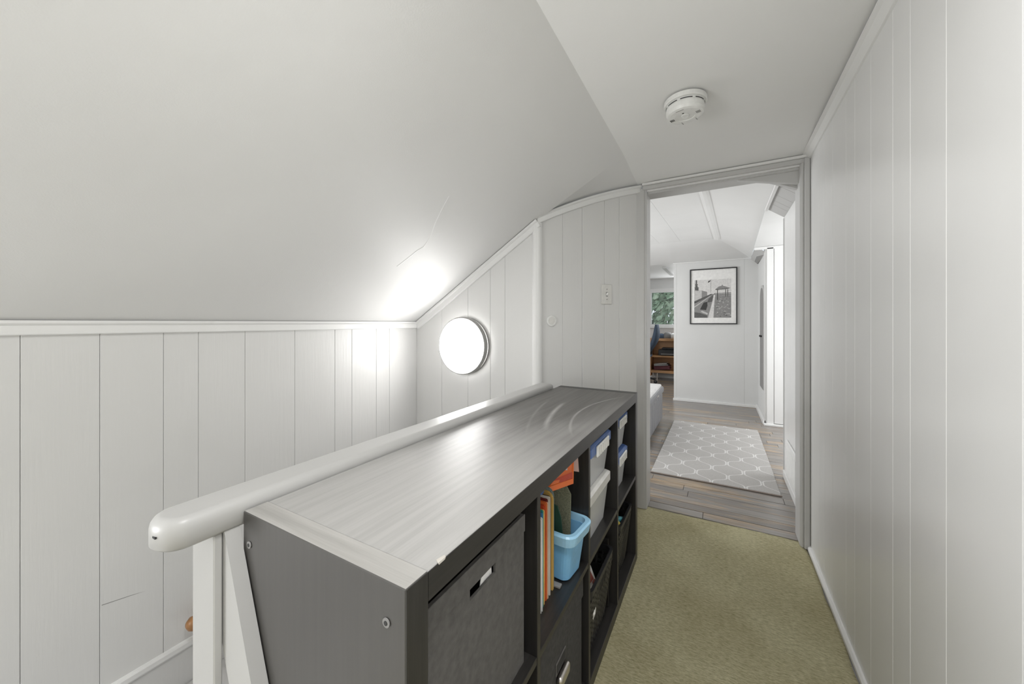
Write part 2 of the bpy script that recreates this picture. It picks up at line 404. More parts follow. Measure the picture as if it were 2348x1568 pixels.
# ---- corner post (rounded bead) between lamp wall and diagonal wall
cp = []
for (z) in (.0, 1.67):
    for i in range(13):
        a = PI * 1.12 * i / 12 + PI * .88
        cp.append((POST[0] + .028 * math.cos(a), POST[1] + .012 + .030 * math.sin(a), z))
k = 13
struct(mesh('trim_4', cp, [(i, i + 1, k + i + 1, k + i) for i in range(k - 1)] + [(k - 1, 0, k, 2 * k - 1), tuple(range(k)), tuple(range(k, 2 * k))], 'trim', smooth=False))
# ---- diagonal wall with the light switch
DA, DB = Vector((POST[0], POST[1], 0)), Vector((-.42, YD, 0)); DL = (DB - DA).length
de = (DB - DA).normalized(); dn = Vector((de.y, -de.x, 0))
def dgz(u):    # underside line of its crown, slightly bowed
    s = max(0, min(1, u / DL)); return 1.700 + .246 * s + .085 * s * (1 - s)
wd = struct(prism('wall_diagonal', [DA - dn * .012 + Vector((0, 0, -1.6)), DB - dn * .012 + Vector((0, 0, -1.6)), DB - dn * .012 + Vector((0, 0, 1.93)), DA - dn * .012 + Vector((0, 0, 1.69))], -dn * .04, 'groove'))
boarding(wd, [0, .160, .283, .431, .533, DL], DA, de, dn, lambda u: -.05, lambda u: dgz(u) - .01, 'wall')
dp = [DA + de * (DL * i / 12) + Vector((0, 0, dgz(DL * i / 12) + .005)) for i in range(13)]
struct(sweep('trim_5', [tuple(p) for p in dp], tuple(dn), (0, 0, -1), CROWN, 'trim'))
# ---- ceilings
NX, NY = 26, 44
vs = []
for i in range(NX + 1):
    x = XL + (CR[0] - XL) * i / NX
    ye = YL + .006 if x < POST[0] else YL + .006 + (CR[1] - YL) * (x - POST[0]) / (CR[0] - POST[0])
    for j in range(NY + 1):
        y = -1.7 + (ye + 1.7) * j / NY
        edge = min(1, 6 * min(i, NX - i) / NX) * min(1, (NY - j) / 5)
        w = .0055 * math.sin(2.1 * x + 3.3 * y + .7) + .004 * math.sin(7.7 * y + 4 * x) + .003 * math.sin(11 * (y * .5 - x) + 1)
        vs.append((x + .45 * w * edge, y, zs(x) - .8 * w * edge + (.012 * math.sin(2.3 * y) * (i / NX) ** 8 if i == NX else 0) * 0))
fs = [(i * (NY + 1) + j, (i + 1) * (NY + 1) + j, (i + 1) * (NY + 1) + j + 1, i * (NY + 1) + j + 1) for i in range(NX) for j in range(NY)]
cs = struct(sheet('ceiling_slope', vs, fs, 'plaster', smooth=True))
# raised plaster seam running over the slope
def onslope(x, y, off=.0):
    n_ = Vector((.537, 0, -.844)); w = .0055 * math.sin(2.1 * x + 3.3 * y + .7) + .004 * math.sin(7.7 * y + 4 * x) + .003 * math.sin(11 * (y * .5 - x) + 1)
    return Vector((x + .45 * w, y, zs(x) - .8 * w)) + n_ * off
seam = [(-1.335, 1.262), (-1.269, 1.275), (-1.223, 1.281), (-1.202, 1.294), (-1.15, 1.278), (-1.074, 1.23), (-1.016, 1.202), (-.953, 1.176)]
sv = []
for i, (x, y) in enumerate(seam):
    t = 1 - i / (len(seam) - 1) * .8
    for w, o in ((-.006 * t, -.001), (-.003 * t, .0004), (.003 * t, .0004), (.006 * t, -.001)): sv.append(onslope(x + w * .4, y + w, o + .0012))
mesh('plaster_seam', sv, [(i * 4 + j, i * 4 + j + 1, i * 4 + 5 + j, i * 4 + 4 + j) for i in range(len(seam) - 1) for j in range(3)], 'seam', cs, True)
# hip facet between slope, diagonal wall and flat ceiling
HN = 12; vs = []
for i in range(HN + 1):
    s = i / HN
    a = Vector((POST[0] + (CR[0] - POST[0]) * s, YL + .004 + (CR[1] - YL) * s, zs(POST[0] + (CR[0] - POST[0]) * s)))
    b = dp[i] + dn * .02 + Vector((0, 0, .001)) - dn * .03
    for j in range(7):
        t = j / 6; p = a.lerp(b, t); p.z += .04 * math.sin(PI * t) * s * (1 - s); vs.append(tuple(p))
struct(sheet('ceiling_hip', vs, [(i * 7 + j, (i + 1) * 7 + j, (i + 1) * 7 + j + 1, i * 7 + j + 1) for i in range(HN) for j in range(6)], 'plaster', smooth=True))
# flat ceiling, dipping a little towards the door
vs = []; ys = [-1.7 + (CR[1] + 1.7) * j / 30 for j in range(31)] + [CR[1] + (YD + .02 - CR[1]) * j / 8 for j in range(1, 9)]
for j, y in enumerate(ys):
    d = 0 if y < CR[1] else .022 * ((y - CR[1]) / (YD - CR[1])) ** 1.3
    zl = zs(CR[0]) if y <= CR[1] else zs(CR[0]) - (zs(CR[0]) - dp[12].z - .002) * ((y - CR[1]) / (YD - CR[1]))
    wob = .006 * math.sin(2.6 * y + 1) if y < CR[1] - .1 else 0
    for i in range(9):
        s = i / 8; x = (CR[0] + wob * (1 - s)) * (1 - s) + (XR + .03) * s
        z = ZC - d if i else zl
        if i == 0 and y <= CR[1]: x = CR[0]
        if i == 0 and y > CR[1]: x = CR[0] + (dp[12].x - dn.x * .01 - CR[0]) * (y - CR[1]) / (YD + .02 - CR[1]) - .004
        vs.append((x, y, z))
struct(sheet('ceiling', vs, [(j * 9 + i, (j + 1) * 9 + i, (j + 1) * 9 + i + 1, j * 9 + i + 1) for j in range(len(ys) - 1) for i in range(8)], 'plaster_flat', smooth=True))
# ---- right wall
wr = struct(box('wall_right', (XR + .012, -1.7, -.1), (XR + .06, YD + .02, 2.1), 'groove'))
gr = [-1.7, -1.5, -1.3, -1.1, -.92, -.75, -.55, -.38, -.2, 0, .17, .30, .50, .67, .85, 1.061, 1.219, 1.319, 1.477, 1.625, 1.721, 1.899, 2.02, 2.109, YD + .02]
boarding(wr, gr, (XR, 0, 0), (0, 1, 0), (-1, 0, 0), lambda u: 0, lambda u: 1.985, 'wall_gloss', ch=.0012)
struct(sweep('trim_6', [(XR, -1.7, 1.982), (XR, YD - .02, 1.965)], (-1, 0, 0), (0, 0, -1), [(0, 0), (.03, 0), (.03, .006), (.02, .012), (.012, .024), (.006, .032), (0, .034)], 'trim'))
struct(sweep('baseboard_right', [(XR, -1.7, .022), (XR, YD - .03, .022)], (-1, 0, 0), (0, 0, -1), [(0, 0), (.006, 0), (.012, .008), (.012, .022), (0, .022)], 'trim'))
# ---- wall behind the photographer, knee-wall window
struct(box('wall_near', (-1.8, -1.78, -1.6), (.46, -1.70, 2.1), 'wall'))
w3 = struct(empty('window_3', (XL - .03, -1.15, .30)))
for lo, hi in (((-.02, -.50, 0), (.03, .50, .04)), ((-.02, -.50, .68), (.03, .50, .72)), ((-.02, -.50, .04), (.03, -.46, .68)), ((-.02, .46, .04), (.03, .50, .68))): box('window_frame', lo, hi, 'trim', w3)
box('pane', (-.006, -.46, .04), (-.002, .46, .68), 'glass', w3)
# ---- floors
struct(box('floor', (-.83, -1.7, -.16), (XR + .05, YD + .06, -.012), 'casing'))
sf = struct(empty('stair', (0, 0, 0)), ); sf['label'] = 'grey painted stair going down behind the railing'
zt = -.245; y0 = -1.7
box('tread', (XL - .002, -1.7, zt - .06), (-.83, .95, zt), 'casing', sf, .006)
for i in range(4):
    box('tread', (XL - .002, .95 + .24 * i, zt - .26 - .2 * i), (-.83, 1.2 + .24 * i if i < 3 else 1.83, zt - .2 - .2 * i), 'casing', sf, .006)
    box('riser', (XL - .002, .93 + .24 * i, zt - .2 - .2 * i), (-.83, .949 + .24 * i, zt - .06 - .2 * i), 'casing', sf)
struct(box('wall_stair_side', (-.86, .33, -1.6), (-.832, 1.82, -.001), 'wall'))
# green carpet
vs = []; NXc, NYc = 50, 120
xs = [-.83 + (XR - .004 + .83) * i / NXc for i in range(NXc + 1)]
for j in range(NYc + 1):
    y = -1.7 + (YD + .035 + 1.7) * j / NYc
    for i, x in enumerate(xs):
        fr = .004 * math.sin(9 * x) if j == NYc else 0
        vs.append((x - (.006 * (1 + math.sin(17 * y)) if i == NXc else 0), y + fr, R.uniform(-.0024, -.0001)))
fs = [(j * (NXc + 1) + i, j * (NXc + 1) + i + 1, (j + 1) * (NXc + 1) + i + 1, (j + 1) * (NXc + 1) + i) for j in range(NYc) for i in range(NXc)]
n0 = len(vs)
cr = sheet('carpet', vs, fs, 'carpet', smooth=True)
so = cr.modifiers.new('thickness', 'SOLIDIFY'); so.thickness = .011; so.offset = -1
tag(cr, 'worn olive green felt carpet covering the hall floor', 'carpet')

# ================================================================== DOORWAY
dw = struct(empty('door_1', (0, YD, 0))); dw['label'] = 'grey painted doorway frame without a door leaf'
def dbox(n, lo, hi, m='casing', bev=.003): return box(n, (lo[0], lo[1], lo[2]), (hi[0], hi[1], hi[2]), m, dw, bev)
dbox('casing', (-.440, -.016, .0), (-.388, .01, 1.93)); dbox('jamb', (-.392, -.010, .0), (-.376, .12, 1.92))
dbox('jamb', (.356, -.012, .0), (.372, .12, 1.92)); dbox('casing', (.371, -.035, .0), (.394, .01, 1.94)); dbox('casing_bead', (.3595, -.024, .0), (.3715, -.002, 1.92))
dbox('head_casing', (-.40, -.022, 1.918), (.385, .01, 1.942)); dbox('head_bead', (-.40, -.032, 1.942), (.385, -.0, 1.956), 'trim')
dbox('head_jamb', (-.38, .010, 1.898), (.36, .12, 1.925)); dbox('head_stop', (-.38, -.004, 1.910), (.36, .009, 1.918), 'trim', 0)
prism('infill_panel', [(.085, .02, 1.899), (.358, .02, 1.832), (.358, .02, 1.9), (.085, .02, 1.901)], (0, .03, 0), 'casing', dw)
prism('infill_panel', [(.235, .055, 1.875), (.358, .055, 1.815), (.358, .055, 1.87)], (0, .03, 0), 'casing', dw)
wdr = struct(box('wall_door', (-2.62, 2.44, -.1), (-.392, 2.50, 2.3), 'far_wall'))
box('wall_panel', (-.46, 2.36, -.1), (-.393, 2.445, 2.3), 'far_wall', wdr); box('wall_panel', (-.46, 2.345, 1.958), (.6, 2.445, 2.3), 'far_wall', wdr); box('wall_panel', (.373, 2.352, -.1), (.6, 2.45, 2.1), 'far_wall', wdr)

# ================================================================== FAR ROOM
XI = .415
fl = struct(box('floor_far_room', (-2.65, 2.30, -.12), (2.0, 8.6, -.022), 'dark'))
yb = [2.3715, 2.45, 2.53, 2.62, 2.71]; 
while yb[-1] < 5.0: yb.append(yb[-1] + .09)
for a, b in zip(yb, yb[1:]):
    xs_ = [-1.2]; xs_.append(R.uniform(-.7, -.1)); xs_.append(xs_[-1] + R.uniform(.55, 1.1)); xs_.append(1.9)
    if abs(a - 2.3715) < .001: xs_ = [-1.2, -.08, .62, 1.9]
    for c, d in zip(xs_, xs_[1:]):
        if d - c > .02:
            zt_ = R.uniform(-.0008, .0008)
            box('plank', (c + .0008, a + .0012, -.02), (d - .0008, b - .0012, zt_), 'plank', fl, .0015)
bms = []
yy = yb[-1]
while yy < 8.5:
    bms.append(bm_box((-2.6, yy + .001, -.02), (1.9, yy + .089, 0))); yy += .09
for a, b in zip(yb, yb[1:]): bms.append(bm_box((-2.6, a + .001, -.02), (-1.201, b - .001, 0)))
far_pl = fin('plank_field', joinbm(bms), 'plank', fl); far_pl['kind'] = 'stuff'
# inner right wall
wi = struct(box('wall_far_right', (XI + .012, 2.40, -.1), (XI + .09, 3.30, 1.95), 'far_wall'))
boarding(wi, [2.40, 2.56, 2.72, 2.87, 3.05, 3.20, 3.30], (XI, 0, 0), (0, 1, 0), (-1, 0, 0), lambda u: 0, lambda u: 1.885, 'wall_gloss', ch=.001)
struct(box('baseboard_far_right', (XI - .008, 2.45, 0), (XI + .004, 3.30, .055), 'trim', None, .003))
struct(box('trim_7', (XI - .004, 3.292, .0), (XI + .09, 3.312, 1.88), 'casing'))
# dormer
wdm = struct(box('wall_dormer', (.44, 4.88, 0), (1.95, 4.95, 2.1), 'far_wall'))
box('door_panel', (.525, 4.866, .03), (1.3, 4.879, 1.93), 'trim', wdm, .003); box('door_stile', (.46, 4.862, 0), (.52, 4.879, 1.94), 'trim', wdm, .002); box('door_sill', (.43, 4.84, 0), (1.4, 4.879, .022), 'trim', wdm, .003)
box('head_trim', (.345, 4.862, 1.925), (1.4, 4.879, 1.955), 'trim', wdm, .002)
struct(box('wall_dormer_near', (XI + .09, 3.22, 0), (1.95, 3.30, 2.1), 'far_wall'))
wdo = struct(box('wall_dormer_outer', (1.82, 3.25, 0), (1.90, 4.95, .62), 'far_wall'))
box('wall_panel', (1.82, 3.25, 1.86), (1.90, 4.95, 2.1), 'far_wall', wdo); box('wall_panel', (1.82, 3.25, .62), (1.90, 3.42, 1.86), 'far_wall', wdo); box('wall_panel', (1.82, 4.78, .62), (1.90, 4.95, 1.86), 'far_wall', wdo)
w2 = struct(empty('window_2', (1.86, 4.1, .62)))
for lo, hi in (((-.03, -.68, 0), (.03, .68, .05)), ((-.03, -.68, 1.19), (.03, .68, 1.24)), ((-.03, -.68, .05), (.03, -.63, 1.19)), ((-.03, .63, .05), (.03, .68, 1.19)), ((-.02, -.02, .05), (.02, .02, 1.19))): box('window_frame', lo, hi, 'trim', w2)
box('pane', (-.002, -.63, .05), (.002, .63, 1.19), 'glass', w2)
struct(sheet('ceiling_dormer', [(.30, 3.25, 1.957), (1.95, 3.25, 1.957), (1.95, 4.95, 1.957), (.345, 4.95, 1.957)], [(0, 1, 2, 3)], 'far_ceiling'))
# picture wall and the wall with the arched cupboard
wp = struct(box('wall_picture', (-.567, 5.812, 0), (.60, 5.87, 1.985), 'far_wall'))
boarding(wp, [-.567, -.53, .30, .47], (0, 5.80, 0), (1, 0, 0), (0, -1, 0), lambda u: 0, lambda u: 1.98, 'far_wall', ch=.001)
struct(box('baseboard_far', (-.575, 5.78, 0), (.45, 5.80, .035), 'trim', None, .003))
struct(box('trim_8', (-.575, 5.784, 1.972), (.385, 5.80, 1.988), 'trim', None, .002))
wc = struct(box('wall_cupboard', (.452, 4.95, 0), (.52, 5.81, 1.95), 'far_wall'))
struct(box('baseboard_cupboard', (.425, 4.88, 0), (.452, 5.79, .05), 'trim', None, .003))
ad = empty('arched_cupboard', (.452, 5.2, 0)); tag(ad, 'arched grey cupboard door with small black knobs beside the picture wall', 'cupboard door')
arch = [(-.22, .36)] + [(.22, .36)] + [(.22 * math.cos(PI * i / 14), 1.42 + .14 * math.sin(PI * i / 14)) for i in range(15)]
prism('door_leaf', [(-.012, y, z) for y, z in arch], (.010, 0, 0), 'casing', ad)
prism('door_recess', [(-.014, y * .8, z if z < .5 else z - .03) for y, z in arch], (.0015, 0, 0), 'slotgrey', ad)
for yk in (-.05, .07): fin('knob', tube([(-.014, yk, .965), (-.03, yk, .965)], .012, 10), 'black', ad)
# ceilings of the far room
cf = struct(sheet('ceiling_far_room', [(-2.65, 2.35, 2.112), (-.12, 2.35, 2.112), (-.008, 5.02, 2.112), (-2.65, 4.95, 2.112)], [(0, 3, 2, 1)], 'far_ceiling'))
def xb(y): return -.125 + (y - 2.38) * .0445
for k_, (a, b) in enumerate(((.0, -.385), (-.385, -.62), (-.62, -.98), (-.98, -1.4), (-1.4, -2.5))):
    ys_ = [2.36, 3.0, 3.62, 4.2, 4.86]
    for c, d in zip(ys_, ys_[1:]):
        prism('panel', [(xb(c) + a - .0008, c + .0006, 2.10), (xb(c) + b + .0008, c + .0006, 2.10), (xb(d) + b + .0008, d - .0006, 2.10), (xb(d) + a - .0008, d - .0006, 2.10)], (0, 0, .01), 'far_ceiling', cf)
struct(sweep('trim_9', [(xb(2.37), 2.37, 2.106), (xb(4.90), 4.90, 2.106)], (1, 0, 0), (0, 0, -1), [(-.035, 0), (-.035, .012), (-.012, .02), (.012, .022), (.03, .018), (.03, 0)], 'far_ceiling'))
# right slope (gently sagging), hip
vs = []; n1, n2 = 8, 14
def xin(y): return .315 + max(0, (y - 3.3)) * .022
for j in range(n2 + 1):
    s = j / n2
    for i in range(n1 + 1):
        t = i / n1
        yt = 2.36 + (4.93 - 2.36) * s; yl = 2.36 + (5.80 - 2.36) * s
        a = Vector((xb(yt), yt, 2.10)); b = Vector((xin(yl), yl, 1.957 + .018 * s)); p = a.lerp(b, t); p.z += .014 * math.sin(PI * t)
        vs.append(tuple(p))
struct(sheet('ceiling_far_slope', vs, [(j * (n1 + 1) + i, (j + 1) * (n1 + 1) + i, (j + 1) * (n1 + 1) + i + 1, j * (n1 + 1) + i + 1) for j in range(n2) for i in range(n1)], 'far_ceiling', smooth=True))
vs = []
for j in range(9):
    t = j / 8
    for i in range(9):
        s = i / 8
        a = Vector((-2.65 + s * (2.65 - .012), 4.77 + .13 * s, 2.106)); b = Vector((-2.65 + s * (2.65 + .37), 5.81, 1.978)); p = a.lerp(b, t); p.z += .012 * math.sin(PI * t); vs.append(tuple(p))
struct(sheet('ceiling_far_hip', vs, [(j * 9 + i, (j + 1) * 9 + i, (j + 1) * 9 + i + 1, j * 9 + i + 1) for j in range(8) for i in range(8)], 'far_ceiling', smooth=True))
# steep planked strip between slope and wall
def strip(nm_, ys_, kind):
    o = struct(sheet(nm_, [(xin(ys_[0]) + .008, ys_[0], 1.970), (XI + .03, ys_[0], 1.895), (XI + .03, ys_[-1], 1.895), (xin(ys_[-1]) + .008, ys_[-1], 1.970)], [(0, 1, 2, 3)], 'groove'))
    for c, d in zip(ys_, ys_[1:]):
        prism('board', [(xin(c), c + .0015, 1.962), (XI + .012 + (xin(c) - .315), c + .0015, 1.880), (XI + .012 + (xin(d) - .315), d - .0015, 1.880), (xin(d), d - .0015, 1.962)], (.006, 0, .008), 'casing', o)
strip('ceiling_strip_near', [2.36, 2.50, 2.62, 2.76, 2.93, 3.05, 3.14, 3.305], 0)
strip('ceiling_strip_far', [4.885, 5.81], 0)
struct(sweep('trim_10', [(.306, 2.37, 1.955), (.306, 3.30, 1.955)], (1, 0, 0), (0, 0, -1), [(-.006, -.01), (-.006, .006), (.010, .010), (.012, -.01)], 'trim'))
# window end of the far room
we = struct(box('wall_window_end', (-2.65, 8.05, 0), (.60, 8.12, 1.06), 'trim'))
box('wall_panel', (-2.65, 8.05, 1.79), (.6, 8.12, 2.3), 'far_wall', we); box('wall_panel', (-2.65, 8.05, 1.06), (-1.27, 8.12, 1.79), 'trim', we); box('wall_panel', (-.15, 8.05, 1.06), (.6, 8.12, 1.79), 'trim', we)
w1 = struct(empty('window_1', (-.71, 8.05, 1.06)))
for lo, hi in (((-.58, -.03, -.02), (.58, .05, .03)), ((-.58, -.03, .68), (.58, .05, .76)), ((-.58, -.03, .03), (-.50, .05, .68)), ((.50, -.03, .03), (.58, .05, .68))): box('window_frame', lo, hi, 'trim', w1, .004)
box('pane', (-.5, .01, .03), (.5, .014, .68), 'glass', w1); box('window_sill', (-.62, -.09, -.05), (.62, -.02, -.02), 'trim', w1, .004)
struct(box('ceiling_window_end', (-2.65, 5.80, 2.02), (.6, 8.15, 2.06), 'far_ceiling'))
struct(sweep('trim_11', [(-.76, 6.35, 2.02), (-.755, 7.4, 2.02), ], (1, 0, 0), (0, 0, -1), [(-.03, 0), (-.03, .025), (.03, .025), (.03, 0)], 'casing'))
struct(box('wall_far_left', (-2.65, 2.44, -.1), (-2.58, 8.1, .85), 'far_wall')); 
wls = struct(box('wall_far_left_upper', (-2.65, 2.44, 1.85), (-2.58, 8.1, 2.3), 'far_wall')); box('wall_panel', (-2.65, 2.44, .85), (-2.58, 3.15, 1.85), 'far_wall', wls); box('wall_panel', (-2.65, 4.85, .85), (-2.58, 8.1, 1.85), 'far_wall', wls)
struct(box('wall_passage_right', (.54, 5.87, 0), (.6, 8.1, 2.1), 'far_wall'))
# garden tree outside the window
tr = empty('garden_tree', (-1.3, 10.6, -2.5)); tag(tr, 'leafy green tree outside the far window', 'tree')
vs = []; fs = []
for i in range(9000):
    a = R.uniform(0, 2 * PI); q = R.uniform(-1, 1); r = 1.75 * R.uniform(.72, 1.0) * (1 + .12 * math.sin(5 * a) + .1 * math.sin(9 * q))
    c = Vector((r * 1.2 * math.cos(a) * math.sqrt(1 - q * q), r * .6 * math.sin(a) * math.sqrt(1 - q * q), 3.7 + r * q))
    n_ = Vector((R.gauss(0, 1), R.gauss(0, 1), R.gauss(0, 1))).normalized(); t1 = n_.orthogonal().normalized(); t2 = n_.cross(t1); l = R.uniform(.08, .15)
    b0 = len(vs); vs += [c - t1 * l, c + t2 * l * .45, c + t1 * l, c - t2 * l * .45]; fs.append((b0, b0 + 1, b0 + 2, b0 + 3))
fo = sheet('foliage', vs, fs, 'leaf', tr); fo['kind'] = 'stuff'
fin('trunk', tube([(0, 0, 0), (.05, 0, 2), (0, 0, 4)], .14, 10, [1.2, 1, .6]), 'brown_wood', tr)

# ================================================================== SHELF UNIT
SX0, SX1, SY0, SY1, SH = -.728, -.338, .332, 1.822, .79
su = empty('shelf_unit', (SX0, SY0, 0)); tag(su, 'black-brown wooden cube shelf unit with eight openings beside the railing', 'shelf unit')
def sb(n, lo, hi, m, bev=.0012, par=None): return box(n, tuple(a - b for a, b in zip(lo, (SX0, SY0, 0))), tuple(a - b for a, b in zip(hi, (SX0, SY0, 0))), m, par or su, bev)
sp1 = sb('side_panel', (SX0, SY0, 0), (SX1, SY0 + .04, SH), ['lam_side']); sp2 = sb('side_panel', (SX0, SY1 - .04, 0), (SX1, SY1, SH), 'lam_z')
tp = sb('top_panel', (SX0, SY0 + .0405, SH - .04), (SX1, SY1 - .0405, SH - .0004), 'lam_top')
sb('front_edge', (SX1 - .0002, SY0 + .0405, SH - .0398), (SX1 + .0012, SY1 - .0405, SH - .0012), 'lam_y', 0)
sb('bottom_panel', (SX0, SY0 + .0405, 0), (SX1, SY1 - .0405, .04), 'lam_y')
CY = [(.3725, .7125), (.7285, 1.069), (1.085, 1.4255), (1.4415, 1.7815)]
for a, b in ((.7125, .7285), (1.069, 1.085), (1.4255, 1.4415)): sb('divider', (SX0, a, .0402), (SX1, b, .7496), 'lam_z', .0006)
for a, b in CY: sb('shelf', (SX0, a + .0003, .389), (SX1 - .001, b - .0003, .405), 'lam_y', .0006)
# edging of side panel front in upright grain, worn chip on the top edge, screw sleeves
sb('front_edge', (SX1 - .0002, SY0 + .001, .001), (SX1 + .0012, SY0 + .0395, SH - .001), 'lam_z', 0)
sb('top_edge', (SX0 + .001, SY0 + .0015, SH - .0008), (SX1 - .001, SY0 + .0397, SH + .0003), 'lam_edge', 0)
ch = mesh('chip', [(-.006 + SX1 - SX0, .064, SH + .0002), (SX1 - SX0 + .0013, .059, SH + .0002), (SX1 - SX0 + .0013, .076, SH + .0002), (SX1 - SX0 - .003, .078, SH + .0002), (SX1 - SX0 + .0016, .061, SH - .003), (SX1 - SX0 + .0016, .074, SH - .0025)], [(0, 1, 2, 3), (1, 4, 5, 2)], 'wear', tp)
for x in (SX0 + .022, SX1 - .032):
    bm = lathe([(.003, -.0015), (.003, .0), (.006, .0), (.006, .0015), (.0, .0015)], 20); bm.transform(Matrix.Translation((x - SX0, -.0008, SH - .052)) @ Matrix.Rotation(PI / 2, 4, 'X')); fin('screw_sleeve', bm, 'slotgrey', sp1)
    bm = lathe([(.003, 0), (.003, .0006), (0, .0006)], 14); bm.transform(Matrix.Translation((x - SX0, -.0024, SH - .052)) @ Matrix.Rotation(PI / 2, 4, 'X')); fin('screw_hole', bm, 'slot', sp1)

# ---- storage boxes
def plate_with_slot(y0, y1, z0, z1, sy0, sy1, sz0, sz1, x, th):
    bms = [bm_box((x - th, y0, z0), (x, y1, sz0)), bm_box((x - th, y0, sz1), (x, y1, z1)), bm_box((x - th, y0, sz0), (x, sy0, sz1)), bm_box((x - th, sy1, sz0), (x, y1, sz1))]
    return joinbm(bms)
bx = empty('storage_box', (-.358, .392, .4055)); tag(bx, 'large charcoal fabric storage box with hand slot and white paper inside, nearest top opening', 'storage box', 'charcoal storage boxes')
fin('front_panel', plate_with_slot(0, .296, .001, .312, .103, .183, .256, .276, 0, .005), 'box_grey', bx)
box('rim_band', (-.0002, -.001, .277), (.0028, .297, .313), 'box_grey', bx, .0008)
for lo, hi in (((-.33, 0, .001), (-.0052, .005, .312)), ((-.33, .291, .001), (-.0052, .296, .312)), ((-.335, 0, .001), (-.33, .296, .312)), ((-.33, .005, .001), (-.0052, .291, .006))): box('panel', lo, hi, 'box_grey', bx)
pp = prism('paper', [(-.364, .532, .655), (-.364, .572, .655), (-.366, .572, .681), (-.366, .545, .683)], (-.0012, 0, 0), 'white_paper'); tag(pp, 'white paper showing in the hand slot of the nearest charcoal box', 'paper')
b2 = empty('storage_box', (-.352, .745, .04)); tag(b2, 'dark fibreboard storage box with nickel label handle in the lower row', 'storage box', 'charcoal storage boxes')
box('box_body', (-.32, 0, .002), (0, .302, .28), 'box_dark', b2, .003); box('box_lid', (-.325, -.003, .275), (.004, .305, .338), 'box_dark', b2, .003)
box('label_holder', (0, .10, .205), (.003, .165, .235), 'box_grey', b2, .001); box('label_window', (.0028, .105, .210), (.0036, .160, .231), 'slot', b2)
bm = loft([(0, .030, .011, .008), (.006, .033, .014, .010), (.012, .030, .012, .009), (.014, .024, .008, .006)]); bm.transform(Matrix.Translation((.003, .133, .190)) @ Matrix.Rotation(PI / 2, 4, 'Y') @ Matrix.Rotation(PI / 2, 4, 'Z')); fin('handle', bm, 'chrome', b2, True)
b3 = empty('storage_box', (-.365, .392, .04)); tag(b3, 'charcoal storage box at the bottom of the nearest column', 'storage box', 'charcoal storage boxes')
box('box_body', (-.32, 0, .002), (0, .31, .29), 'box_grey', b3, .003); box('rim_band', (-.0, 0, .25), (.003, .311, .291), 'box_grey', b3, .001)

# ---- folders
cols = [('white', (.82, .81, .79)), ('blue', (.06, .20, .42)), ('teal', (.03, .30, .27)), ('yellow', (.80, .55, .16)), ('scarlet', (.62, .07, .02)), ('orange-red', (.72, .16, .04)), ('pale peach', (.80, .62, .45)), ('maroon', (.20, .025, .02)), ('cream', (.75, .70, .62)), ('dark brown', (.05, .032, .028)), ('chocolate', (.07, .04, .035)), ('golden yellow', (.68, .42, .11)), ('grey-green', (.20, .25, .24))]
pos = .823
thick = [.011, .006, .006, .0085, .009, .008, .004, .0075, .004, .0075, .006, .007, .0085]
hgt = [.232, .240, .243, .240, .247, .252, .249, .253, .258, .256, .25, .262, .268]
xf = [-.381, -.384, -.385, -.386, -.389, -.387, -.386, -.391, -.386, -.390, -.391, -.3865, -.389]
for (cn, c), t, h_, x in zip(cols, thick, hgt, xf):
    m = plain(cn.replace(' ', '_') + '_card', c, .6)
    f = empty('folder', (x, pos, .4052)); tag(f, f'{cn} folder standing upright in the row beside the blue bin', 'folder', 'folders standing in the top shelf row')
    k_ = .02 if cn in ('grey-green', 'golden yellow') else .004
    prof = [(0, 0), (0, h_ - k_)] + [(-k_ * (1 - math.cos(PI / 2 * i / 4)), h_ - k_ + k_ * math.sin(PI / 2 * i / 4)) for i in range(1, 5)] + [(-.22, h_), (-.22, 0)]
    prism('cover', [(a, 0.0004, b) for a, b in prof], (0, t * .22, 0), m, f)
    prism('cover', [(a, t * .72, b) for a, b in prof], (0, t * .22, 0), m, f)
    box('sheets', (-.215, t * .24, .004), (-.003, t * .70, h_ - .012), 'white_paper' if cn in ('white', 'yellow', 'golden yellow') else m, f)
    pos += t + .0008
fk = box('clip', (-.405, .9235, .4052), (-.372, .940, .411), 'slotgrey', None, .001); tag(fk, 'small flat grey clip lying under the blue bin', 'clip')

# ---- blue bin with contents
bb = empty('storage_bin', (-.434, 1.003, .4055), math.radians(-6)); tag(bb, 'light blue open plastic bin holding green folders', 'storage bin')
bm = loft([(0, .070, .040, .016), (.006, .078, .046, .02), (.125, .094, .058, .024), (.125, .090, .054, .022), (.012, .072, .041, .018)]); fin('bin_body', bm, 'blue_bin', bb, False)
bm = loft([(.112, .095, .059, .024), (.112, .103, .067, .028), (.138, .108, .071, .03), (.142, .104, .067, .028), (.142, .094, .057, .024), (.125, .091, .055, .022)], False, False); fin('rim', bm, 'blue_rim', bb, False)
cardg = plain('dark_green_card', (.028, .075, .048), .5); cardo = plain('speckled_olive_card', (.20, .205, .14), .8, var=.35, scale=300); orng = plain('orange_foil', (.82, .17, .03), .35); redm = plain('red_foil', (.55, .06, .02), .4); pink = plain('pink_card', (.74, .52, .47), .6)
def card(lbl, pts, d, m, cat='folder'):
    o = prism('card_folder', pts, d, m); tag(o, lbl, cat); return o
g1 = card('dark green card folder standing in the blue bin', [(-.375, .968, .45), (-.385, .964, .575), (-.395, .963, .605), (-.43, .962, .617), (-.50, .962, .617), (-.50, .968, .45)], (0, .004, 0), cardg)
g2 = card('speckled olive cardboard divider standing tall in the blue bin', [(-.372, 1.0, .45), (-.372, 1.008, .625), (-.385, 1.009, .645), (-.51, 1.01, .655), (-.51, 1.0, .45)], (0, .004, 0), cardo)
